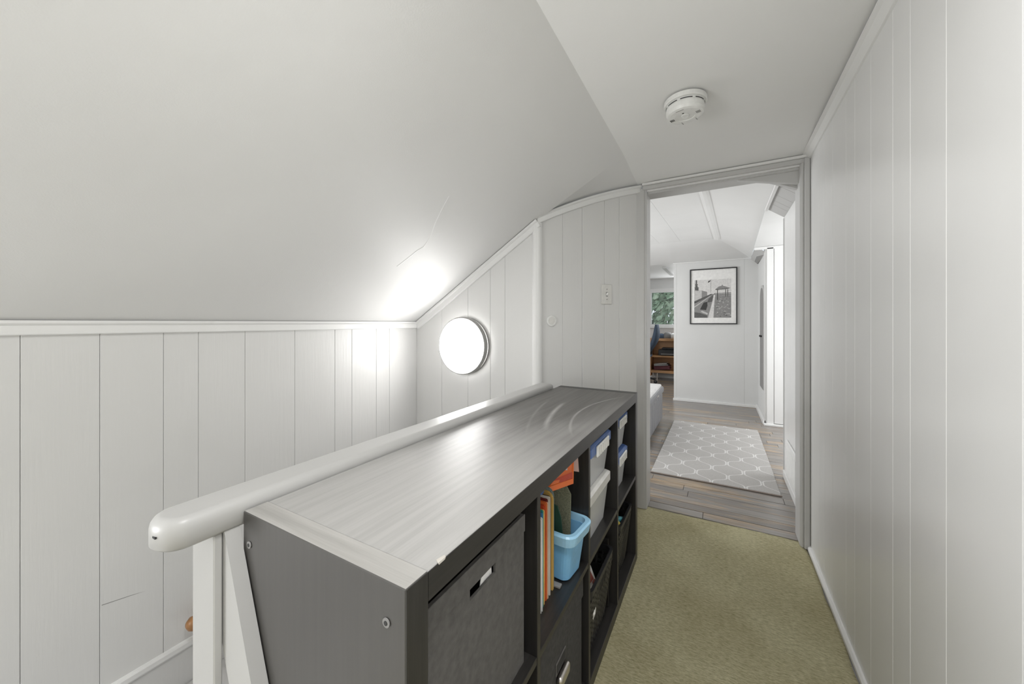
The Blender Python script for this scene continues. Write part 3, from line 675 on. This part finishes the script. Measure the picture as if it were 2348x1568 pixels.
pk = empty('packet', (-.40, .985, .655)); tag(pk, 'glossy orange and red packet lying on top of the folders', 'packet')
prism('wrapper', [(.038, .018, .006), (.024, .062, .072), (-.10, .03, .080), (-.12, -.07, .03), (-.02, -.062, -.006)], (-.004, .004, .012), orng, pk)
prism('red_stripe', [(.034, .022, .018), (.03, .03, .030), (-.03, -.05, .012), (-.028, -.055, -.004)], (.001, -.001, .004), redm, pk)
prism('back_card', [(.036, .072, .02), (.03, .076, .080), (-.04, .062, .082), (-.04, .062, .02)], (-.002, .004, 0), pink, pk)
prism('highlight_print', [(.010, .012, .045), (.004, .035, .064), (-.03, .022, .066), (-.03, -.002, .05)], (.016, -.012, .003), 'white_paper', pk)
bt = fin('toy_ring', lathe([(.008, 0), (.018, 0), (.018, .008), (.008, .008)], 20, False), 'blue_lid'); bt.matrix_world = Matrix.Translation((-.42, .90, .678)) @ Matrix.Rotation(PI / 2, 4, 'Y'); tag(bt, 'small blue plastic ring on top of the folders', 'ring')

# ---- clear boxes with clip lids
def clip_box(lbl, x1, y0, y1, z0, z1, lid, handle, dx=.20, content=None):
    cx, cy = x1 - dx / 2, (y0 + y1) / 2; hy = (y1 - y0) / 2; hx = dx / 2; H = z1 - z0
    o = empty('plastic_box', (cx, cy, z0)); tag(o, lbl, 'plastic box', 'clear plastic boxes on the shelf')
    bm = loft([(0, hx * .84, hy * .82, .012), (H - .03, hx * .95, hy * .95, .014), (H - .03, hx * .94, hy * .94, .014), (.003, hx * .83, hy * .81, .011)]); fin('tub', bm, 'clear', o, False)
    bm = loft([(H - .034, hx * .96, hy * .96, .014), (H - .034, hx, hy, .016), (H - .006, hx, hy, .016), (H, hx * .93, hy * .93, .014)]); fin('lid', bm, lid, o, False)
    if handle:
        box('clip_handle', (hx - .001, -hy * .55, H - .045), (hx + .007, hy * .55, H - .008), 'white_plastic', o, .003)
        for i in range(6): box('clip_rib', (hx + .0065, -hy * .48 + i * hy * .17, H - .040), (hx + .0095, -hy * .48 + i * hy * .17 + hy * .07, H - .014), 'off_white', o)
    if content: prism('content', *content, o)
    return o
clip_box('clear plastic box with blue clip lid on a white-lidded box, third column', -.352, 1.13, 1.395, .575, .722, 'blue_lid', True, .24, ([(-.09, -.10, .004), (.09, -.10, .004), (.085, .06, .004), (.04, .07, .075), (-.09, -.02, .08)], (0, .03, 0), 'white_plastic'))
clip_box('frosted plastic box with plain white lid filled with pale material, third column', -.350, 1.115, 1.38, .4055, .575, 'off_white', False, .26, ([(-.11, -.1, .004), (.105, -.1, .004), (.108, -.1, .085), (-.11, -.1, .1)], (0, .19, 0), 'off_white'))
clip_box('upper clear plastic box with blue clip lid in the farthest column', -.362, 1.50, 1.73, .575, .722, 'blue_lid', True, .24, ([(-.09, -.08, .004), (.085, -.08, .004), (.085, .05, .06), (-.09, -.02, .07)], (0, .03, 0), 'white_plastic'))
clip_box('lower clear plastic box with blue clip lid in the farthest column', -.362, 1.50, 1.73, .4055, .565, 'blue_lid', True, .24, ([(-.09, -.08, .004), (.085, -.08, .004), (.08, .07, .05), (-.09, -.02, .06)], (0, .03, 0), 'white_plastic'))

# ---- woven baskets
def basket(lbl, x1, cy, z0, hy, H, dx=.28):
    hx = dx / 2
    o = empty('woven_basket', (x1 - hx, cy, z0)); tag(o, lbl, 'basket', 'black woven baskets in the lower row')
    rows = 13; bms = []
    for i in range(rows):
        t = i / (rows - 1); k_ = .82 + .18 * t; z = .006 + (H - .03) * t; dz = (H - .03) / rows * .30
        if 10 <= i <= 11:   # hand hole at front is left open by shorter bands
            for s in (-1, 1):
                bms.append(bm_box((hx * k_ - .003, s * hy * k_ * .42 if s > 0 else -hy * k_, z - dz), (hx * k_ + .002, hy * k_ if s > 0 else -hy * k_ * .42, z + dz)))
            for s in (-1, 1): bms.append(bm_box((-hx * k_, s * hy * k_ - .002, z - dz), (hx * k_, s * hy * k_ + .002, z + dz)))
            continue
        bms.append(loft([(z - dz, hx * k_ + .002, hy * k_ + .002, .02), (z + dz, hx * k_ + .002, hy * k_ + .002, .02), (z + dz, hx * k_ - .002, hy * k_ - .002, .018), (z - dz, hx * k_ - .002, hy * k_ - .002, .018), (z - dz, hx * k_ + .002, hy * k_ + .002, .02)], False, False, 3))
    w = fin('weave_band', joinbm(bms), 'black_basket', o); w['kind'] = 'stuff'
    bms = []
    for axis in (0, 1):
        L = hy if axis == 0 else hx; n = 11 if axis == 0 else 13
        for s in (-1, 1):
            for i in range(n):
                u = (-.9 + 1.8 * i / (n - 1)) * L
                if axis == 0: b_ = tube([(s * hx * .82, u * .82, .004), (s * hx * 1.0, u, H - .02)], .0042, 5)
                else: b_ = tube([(u * .82, s * hy * .82, .004), (u, s * hy, H - .02)], .0042, 5)
                bms.append(b_)
    w = fin('weave_stake', joinbm(bms), 'black_basket', o); w['kind'] = 'stuff'
    fin('liner', loft([(.002, hx * .79, hy * .79, .02), (H * .70, hx * .93, hy * .93, .022), (H * .70, hx * .925, hy * .925, .022), (.004, hx * .78, hy * .78, .02)]), 'dark', o)
    fin('rim', loft([(H - .024, hx + .003, hy + .003, .022), (H, hx + .006, hy + .006, .024), (H, hx - .004, hy - .004, .02), (H - .024, hx - .004, hy - .004, .02), (H - .024, hx + .003, hy + .003, .022)], False, False, 5), 'black', o)
    return o
basket('black woven basket with a white bag sticking out, third column', -.346, 1.245, .0405, .135, .245)
basket('black woven basket with toys beside a white box, farthest column', -.352, 1.63, .0405, .115, .25)
bm = loft([(0, .05, .045, .02), (.05, .065, .055, .03), (.12, .05, .05, .025), (.17, .035, .03, .015), (.19, .014, .02, .006)])
for v in bm.verts: v.co += Vector((R.uniform(-.006, .006), R.uniform(-.006, .006), R.uniform(-.004, .004)))
bg_ = empty('plastic_bag', (-.418, 1.20, .125)); tag(bg_, 'crumpled white bag with red print in the third column basket', 'bag')
fin('bag_body', bm, 'white_paper', bg_); bdark = plain('dark_red_print', (.30, .08, .06), .5)
prism('red_print', [(.050, -.03, .145), (.052, .0, .143), (.040, .0, .165), (.040, -.025, .165)], (.004, 0, .002), bdark, bg_)
prism('red_print', [(.056, .0, .115), (.058, .022, .113), (.050, .02, .13), (.050, .004, .13)], (.006, 0, .001), bdark, bg_)
bd = box('board_panel', (-.62, 1.395, .0405), (-.365, 1.404, .30), 'lam_z', None, .001); tag(bd, 'thin dark panel standing upright between basket and divider', 'panel')
wb = empty('game_box', (-.356, 1.445, .0405)); tag(wb, 'narrow white box with blue print standing in the farthest lower opening', 'box')
box('carton', (-.24, 0, 0), (0, .030, .268), 'white_paper', wb, .001)
bprint = plain('blue_print', (.10, .19, .42), .5)
for a, b in ((.20, .262), (.145, .165), (.06, .11)): box('blue_print', (-.001, .004, a), (.0008, .026, b), bprint, wb)
ty = empty('toy', (-.40, 1.56, .24)); tag(ty, 'small teal and yellow toy on the farthest basket', 'toy')
tealp = plain('teal_plastic', (.10, .40, .48), .4); yelp = plain('yellow_plastic', (.65, .52, .10), .4)
fin('toy_arm', tube([(-.02, -.04, .0), (.0, -.02, .03), (.03, .03, .045), (.035, .06, .03)], .012, 8), tealp, ty, True); fin('toy_leg', tube([(.035, .02, 0), (.04, -.01, .04), (.02, -.03, .075)], .010, 8), yelp, ty, True); fin('toy_head', tube([(.03, -.04, .03), (.025, -.045, .07), (.015, -.04, .105)], .017, 8, [.8, 1, .7]), 'white_plastic', ty, True)

# ================================================================== RAILING
rl = empty('stair_railing', (-.775, .22, 0)); tag(rl, 'grey painted wooden stair railing with rounded flat top rail', 'railing')
def rail_bm():
    x0, x1, y0, y1 = -.0425, .0415, .004, 1.525
    out = []
    for i in range(21):
        a = PI + PI * i / 20; out.append(((x1 + x0) / 2 + (x1 - x0) / 2 * math.cos(a), y0 + .036 + .036 * math.sin(a)))
    out += [(x1, y1 - .012), (x1 - .012, y1), (x0 + .03, y1 + .005), (x0, y1 + .005)]
    bm = bmesh.new(); lv = []
    c = (0, .75)
    for z, ins in ((.762, .006), (.768, .0), (.794, .0), (.801, .0016), (.8065, .0050), (.8098, .010), (.8108, .0135), (.811, .016), (.811, .020)):
        pts = inset(out, ins) if ins else out
        lv.append([bm.verts.new((x, y, z)) for x, y in pts])
    for A, B in zip(lv, lv[1:]):
        for i in range(len(A)): bm.faces.new((A[i], A[(i + 1) % len(A)], B[(i + 1) % len(A)], B[i]))
    bm.faces.new(lv[0]); bm.faces.new(lv[-1]); bmesh.ops.recalc_face_normals(bm, faces=bm.faces); return bm
tr_ = fin('top_rail', rail_bm(), 'rail_paint', rl, True); tr_.modifiers.new('edges', 'EDGE_SPLIT').split_angle = math.radians(50)
box('nail_hole', (.004, .0045, .786), (.016, .008, .789), 'slot', rl)
box('newel_post', (-.045, .073, .0), (.035, .086, .762), 'rail_paint', rl, .002)
z1_, z0_ = .764, .0
def bx_(z): return .038 + (.764 - z) * .40
mesh('brace', [(bx_(z1_) - .085, .087, z1_), (bx_(z1_), .087, z1_), (bx_(z1_), .110, z1_), (bx_(z1_) - .085, .110, z1_), (bx_(z0_) - .085, .087, z0_), (bx_(z0_), .087, z0_), (bx_(z0_), .110, z0_), (bx_(z0_) - .085, .110, z0_)], [(0, 1, 2, 3), (7, 6, 5, 4), (0, 4, 5, 1), (1, 5, 6, 2), (2, 6, 7, 3), (3, 7, 4, 0)], 'rail_paint', rl)
for y in (.45, .80, 1.15, 1.46): box('baluster', (-.030, y, -.0), (.010, y + .035, .763), 'rail_paint', rl, .002)
hr = empty('wall_handrail', (XL, .6, .0)); tag(hr, 'brown varnished wooden handrail end low on the stairwell wall', 'handrail')
fin('rail', tube([(.06, -.010, .012), (.06, .0, .010), (.06, .03, .0), (.06, .35, -.22), (.06, .9, -.66)], .030, 14, [.35, .75, 1, 1, 1]), 'brown_wood', hr, True)
fin('bracket', tube([(0, .4, -.30), (.05, .4, -.30), (.06, .4, -.27)], .008, 8), 'chrome', hr, True)

# ================================================================== WALL LAMP, DETECTOR, SWITCH, COVER
lp = empty('wall_lamp', (-1.350, YL, .982)); tag(lp, 'round flat lit wall lamp with glowing white disc', 'lamp')
rx = Matrix.Rotation(PI / 2, 4, 'X')
def onw(prof, n=64): bm = lathe(prof, n); bm.transform(rx); return bm
fin('base_plate', onw([(0, 0), (.170, 0), (.172, .003), (.172, .011), (.169, .014), (0, .014)]), 'lamp_band', lp)
fin('light_ring', onw([(.150, .014), (.160, .0145), (.160, .0235), (.150, .024)]), 'lamp_ring', lp)
fin('shade_band', onw([(.150, .024), (.172, .024), (.173, .026), (.173, .053), (.170, .056), (.166, .056), (.166, .030), (.150, .030)], 64), 'lamp_band', lp)
fin('diffuser', onw([(.1655, .045), (.1655, .056), (.160, .061), (.148, .066), (.12, .071), (.07, .075), (0, .076)]), 'lamp_on', lp, True)

sd = empty('smoke_detector', (-.112, 1.555, ZC)); tag(sd, 'round white smoke detector fixed to the flat ceiling', 'smoke detector')
sd.rotation_euler = (PI, 0, math.radians(75)); sd.scale = (1, 1, 1.18)
fin('base_plate', lathe([(.0, .004), (.055, .0), (.055, .004), (.074, .006), (.0755, .008), (.0755, .018), (.073, .021), (.062, .022)], 48, False), 'white_plastic', sd)
fin('detector_body', lathe([(.060, .020), (.0665, .022), (.0672, .030), (.066, .030), (.066, .0325), (.0675, .0325), (.0675, .046), (.063, .054), (.055, .0565), (.036, .057), (.0355, .0545), (0, .0545)], 48, False), 'white_plastic', sd)
for i in range(8):
    a0 = 2 * PI * i / 8 + .08; vs = []; fs = []
    for j in range(7):
        a = a0 + .62 * j / 6
        for z in (.0255, .0282): vs.append((.0672 * math.cos(a), .0672 * math.sin(a), z)); vs.append((.0678 * math.cos(a), .0678 * math.sin(a), z))
    for j in range(6):
        b = j * 4; fs += [(b + 1, b + 5, b + 7, b + 3), (b, b + 4, b + 5, b + 1), (b + 2, b + 3, b + 7, b + 6)]
    sheet('vent_slot', vs, fs, 'slot', sd)
bm = lathe([(0, .0545), (.014, .0545), (.0145, .0565), (.0125, .058), (.008, .057), (0, .0565)], 24, False); fin('test_button', bm, 'white_plastic', sd)
for s in (-1, 1):
    for i in range(4): box('speaker_slit', (-.008, s * (.041 + i * .0042) - .0010, .0562), (.008, s * (.041 + i * .0042) + .0010, .0574), 'slotgrey' if s > 0 else 'slot', sd)
for y in (-.026, .026): box('hinge_slit', (.038, y - .001, .0560), (.056, y + .001, .0573), 'slotgrey', sd)
box('indicator', (-.024, -.003, .0548), (-.019, .003, .0553), 'slot', sd)
box('printed_mark', (-.052, -.016, .0566), (-.050, .012, .0572), 'slotgrey', sd)

ls = empty('light_switch', tuple(DA + de * .443 + dn * .0005 + Vector((0, 0, 1.288))), math.atan2(de.y, de.x)); tag(ls, 'white toggle light switch plate on the grey diagonal wall', 'light switch')
bm = bm_box((-.035, -.006, -.0585), (.035, 0, .0585), .0035, 2); fin('plate', bm, 'off_white', ls)
box('toggle', (-.0055, -.014, -.004), (.0055, -.006, .013), 'white_plastic', ls, .002, rot=Matrix.Rotation(.35, 4, 'X')); box('toggle_opening', (-.006, -.0066, -.013), (.006, -.0058, .013), 'slotgrey', ls)
for z in (-.03, .03):
    bm = lathe([(0, 0), (.003, 0), (.003, .001), (0, .0015)], 12); bm.transform(Matrix.Translation((0, -.006, z)) @ rx); fin('screw', bm, 'slotgrey', ls)
rc = empty('round_cover', tuple(DA + de * .089 + dn * .0005 + Vector((0, 0, 1.131))), math.atan2(de.y, de.x)); tag(rc, 'small round white cover cap on the diagonal wall near the corner', 'wall cap')
bm = lathe([(0, 0), (.030, 0), (.031, .003), (.029, .007), (.022, .009), (.021, .007), (0, .007)], 32); bm.transform(rx); fin('cap', bm, 'white_plastic', rc, False)
bm = lathe([(0, .007), (.019, .007), (.0185, .0085), (0, .009)], 32); bm.transform(rx); fin('cap_disc', bm, 'off_white', rc)

# ================================================================== FAR ROOM THINGS
rg = empty('rug', (-.045, 3.74, 0)); tag(rg, 'pale grey rug with white trellis pattern beyond the doorway', 'rug')
box('pile', (-.398, -.825, .001), (.398, .825, .010), 'rug', rg, .003); box('binding', (-.402, -.834, .001), (.402, -.8255, .009), 'rug_edge', rg, .002)
vt = empty('wall_vent', (XI - .0005, 2.93, .195)); tag(vt, 'white vent cover low on the wall right of the rug', 'vent cover')
box('cover_frame', (-.012, -.205, -.125), (0, .205, .125), 'trim', vt, .004); box('cover_plate', (-.014, -.17, -.09), (-.0115, .17, .09), 'white_plastic', vt)

pf = empty('picture', (-.068, 5.80, 1.487)); tag(pf, 'black framed black-and-white photo of a pier with a gazebo', 'picture')
blackf = 'black'
for lo, hi in (((-.287, -.022, -.386), (.287, -.001, -.372)), ((-.287, -.022, .372), (.287, -.001, .386)), ((-.287, -.022, -.372), (-.273, -.001, .372)), ((.273, -.022, -.372), (.287, -.001, .372))): box('frame_bar', lo, hi, blackf, pf, .001)
box('mat_board', (-.273, -.010, -.372), (.273, -.002, .372), 'white_paper', pf)
def G(n, v): return plain(n, (v, v * .98, v * .96), .6, var=.12, scale=60)
gs = [G('print_sky', .70), G('print_pale', .55), G('print_mid', .26), G('print_dark', .11), G('print_deep', .045)]
vs = []; fs = []; mi = []
def art(m, pts, k_):
    b = len(vs)
    for a, c in pts: vs.append((-.232 + a * .448, -.0102 - k_ * .0001, -.296 + c * .53))
    fs.append(tuple(range(b, b + len(pts)))); mi.append(m)
art(0, [(0, 0), (1, 0), (1, 1), (0, 1)], 1)
art(2, [(.5, 0), (1, 0), (1, .58), (.58, .58)], 2)                         # beach
for i in range(60):
    a = R.uniform(.56, .95); c = R.uniform(.02, .55); w = R.uniform(.03, .12) * (1.1 - c); art(R.choice([1, 1, 3, 2, 1]), [(a, c), (a + w * .9 if a + w < 1 else 1, c - .006), (a + w * .5 if a + w < 1 else 1, c + .012 * R.uniform(.6, 2))], 3)
art(1, [(0, .42), (.36, .52), (.36, .68), (.12, .74), (0, .76)], 4)          # sea wall
art(2, [(.21, .5), (.36, .55), (.36, .68), (.21, .72)], 5)
art(2, [(0, 0), (.38, 0), (.56, .62), (.48, .62), (0, .42)], 6)              # boardwalk
art(3, [(0, .38), (.30, .50), (.48, .60), (.48, .63), (0, .44)], 7); art(4, [(0, .385), (.12, .43), (.12, .445), (0, .41)], 8)
art(4, [(.16, .22), (.33, .20), (.37, .32), (.36, .42), (.26, .40)], 8); art(3, [(.36, .40), (.5, .42), (.53, .60), (.40, .50)], 8); art(3, [(0, 0), (.36, 0), (.36, .06), (.15, .13), (0, .15)], 8)
art(1, [(.18, .16), (.36, .08), (.38, .12), (.22, .19)], 9); art(1, [(0, .30), (.12, .37), (.45, .58), (.44, .56), (.10, .33), (0, .27)], 9)
art(0, [(.40, 0), (.53, 0), (.57, .60), (.54, .60)], 9)                      # pale rail
art(3, [(.02, .73), (.12, .72), (.12, .78), (.135, .80), (.10, .81), (.09, .87), (.11, .89), (.08, .90), (.08, 1), (.04, 1), (.04, .90), (.02, .89), (.03, .87), (.03, .81), (.0, .80), (.02, .78)], 5)
art(3, [(.455, .64), (.463, .64), (.463, 1.0), (.455, 1.0)], 5); art(3, [(.39, .955), (.46, .965), (.46, .975), (.40, .97), (.40, .92), (.38, .92)], 5)
art(3, [(.55, .585), (1, .59), (1, .645), (.55, .635)], 5); art(1, [(.57, .605), (1, .61), (1, .63), (.57, .622)], 6)
art(2, [(.57, .73), (.98, .76), (.86, .80), (.76, .83), (.66, .80)], 5); art(3, [(.60, .72), (.90, .735), (.98, .76), (.57, .735)], 6); art(2, [(.745, .82), (.79, .82), (.77, .855)], 6)
for a in (.63, .845, .90): art(4 if a == .63 else 3, [(a, .46 if a == .63 else .54), (a + .02, .46 if a == .63 else .54), (a + .02, .73), (a, .73)], 7)
me = bpy.data.meshes.new('print'); me.from_pydata(vs, [], fs)
for m in gs: me.materials.append(m)
for p, i in zip(me.polygons, mi): p.material_index = i
link('print', me, gs, pf)

cb = empty('storage_bench', (-.92, 3.93, 0)); tag(cb, 'grey upholstered storage bench with stitched panels left of the rug', 'bench')
box('base', (-.33, -.51, .012), (.34, .50, .06), 'black', cb)
for i in range(7):
    y0_, y1_ = -.52 + i * .147, -.52 + (i + 1) * .147; box('side_cushion', (.28, y0_ + .001, .05), (.37, y1_ - .001, .335), 'grey_vinyl', cb, .012, 2)
box('box_core', (-.36, -.515, .05), (.30, .505, .335), 'grey_vinyl', cb, .01)
box('lid', (-.38, -.53, .34), (.385, .52, .41), 'grey_vinyl', cb, .022, 3)
for i in range(5): box('top_cushion', (-.37, -.52 + i * .206, .395), (.36, -.52 + (i + 1) * .206 - .002, .432), 'chest_top', cb, .014, 2)
box('clasp', (.384, -.02, .37), (.388, .09, .385), 'chrome', cb)

oc = empty('office_chair', (-1.30, 7.20, 0)); tag(oc, 'dark blue office chair at the wooden desk', 'chair')
bm = loft([(0, .20, .21, .08), (.03, .23, .23, .09), (.06, .23, .23, .09), (.075, .19, .2, .08)]); bm.transform(Matrix.Translation((-.02, 0, .47))); fin('seat', bm, 'navy', oc, True)
vs = []; NB = 12; prof = []
for i in range(NB + 1):
    t = i / NB; z = .56 + .53 * t; xc = .16 + .15 * t + .05 * math.sin(PI * t) ; w = .22 * math.sin(PI * (.14 + .74 * t)) ** .6; th = .028 + .03 * math.sin(PI * t)
    for j in range(16):
        a = 2 * PI * j / 16; vs.append((xc + th * math.cos(a), w * math.sin(a), z))
fs = [(i * 16 + j, i * 16 + (j + 1) % 16, (i + 1) * 16 + (j + 1) % 16, (i + 1) * 16 + j) for i in range(NB) for j in range(16)] + [tuple(range(16)), tuple(range(NB * 16, NB * 16 + 16))]
mesh('backrest', vs, fs, 'navy', oc, True)
fin('back_post', tube([(.0, 0, .45), (.16, 0, .45), (.21, 0, .56), (.23, 0, .72)], .02, 8), 'black', oc, True)
fin('column', tube([(0, 0, .10), (0, 0, .46)], .026, 12), 'chrome', oc, True)
for i in range(5):
    a = 2 * PI * i / 5 - .05; c, s = math.cos(a), math.sin(a); fin('foot', tube([(0, 0, .13), (.28 * c, .28 * s, .085)], .024, 8, [1, .7]), 'black', oc, True)
    bm = lathe([(.0, -.02), (.03, -.018), (.033, 0), (.03, .018), (0, .02)], 16); bm.transform(Matrix.Translation((.29 * c, .29 * s, .036)) @ Matrix.Rotation(PI / 2, 4, 'X')); fin('caster', bm, 'black', oc, True)
for s in (-1, 1): fin('armrest', tube([(.10, s * .25, .50), (.12, s * .27, .68), (.05, s * .27, .71), (-.15, s * .27, .71)], .016, 8), 'black', oc, True)

dk = empty('desk_shelf', (-1.20, 7.70, 0)); tag(dk, 'orange beech desk with open shelves under the far window', 'desk')
for n_, lo, hi in (('desk_top', (0, 0, .765), (.85, .34, .815)), ('shelf', (.03, .01, .445), (.82, .33, .475)), ('shelf', (.03, .01, .135), (.82, .33, .185)), ('side_panel', (0, .005, .07), (.03, .335, .764)), ('side_panel', (.82, .005, .0), (.85, .335, .764)), ('back_panel', (.03, .325, .10), (.82, .333, .764))): box(n_, lo, hi, 'pine', dk, .002)
for x in (.06, .14): fin('leg', tube([(x, .06, 0), (x, .06, .136)], .014, 10), 'chrome', dk)
pr_ = empty('printer', (-1.02, 7.74, .4755)); tag(pr_, 'black printer on the middle shelf of the beech desk', 'printer')
box('printer_body', (-.02, 0, 0), (.42, .24, .12), 'black', pr_, .012, 2); box('printer_lid', (.04, .02, .12), (.38, .22, .155), 'black', pr_, .012, 2); box('paper_tray', (.03, -.012, .02), (.36, .0, .045), 'slotgrey', pr_, .002)
cbk = empty('cloth_bundle', (-.90, 7.82, .8155)); tag(cbk, 'bundle of dark and white cloth on the desk top', 'bag')
for i, (x, w, h_, m_) in enumerate(((-.10, .10, .09, 'navy'), (.03, .09, .12, 'slotgrey'), (.13, .07, .10, 'white_plastic'))):
    bm = loft([(0, w, .08, .05), (h_ * .6, w * .9, .075, .05), (h_ * .9, w * .55, .05, .03), (h_, w * .2, .02, .01)]);
    for v in bm.verts: v.co += Vector((x + R.uniform(-.008, .008), R.uniform(-.008, .008), R.uniform(-.006, .006) if v.co.z > .01 else 0))
    fin('fold', bm, m_, cbk, True)
mar = plain('maroon_binder', (.12, .02, .03), .5)
for i, (lb, m_, z, t, ang) in enumerate((('maroon binder lying tilted on the bottom desk shelf', mar, .188, .07, -.09), ('white and black book lying on the maroon binder', 'slot', .262, .022, -.10), ('pale silver notebook on top of the book pile', 'off_white', .288, .016, -.12))):
    o = empty('book', (-1.12, 7.74, z)); tag(o, lb, 'book', 'books on the desk'); o.rotation_euler = (0, ang, 0)
    box('cover', (0, 0, 0), (.30 - .03 * i, .22, t * .25), m_, o); box('cover', (0, 0, t * .75), (.30 - .03 * i, .22, t), m_, o); box('pages', (.004, .004, t * .25), (.29 - .03 * i, .216, t * .75), 'white_paper' if i else m_, o)
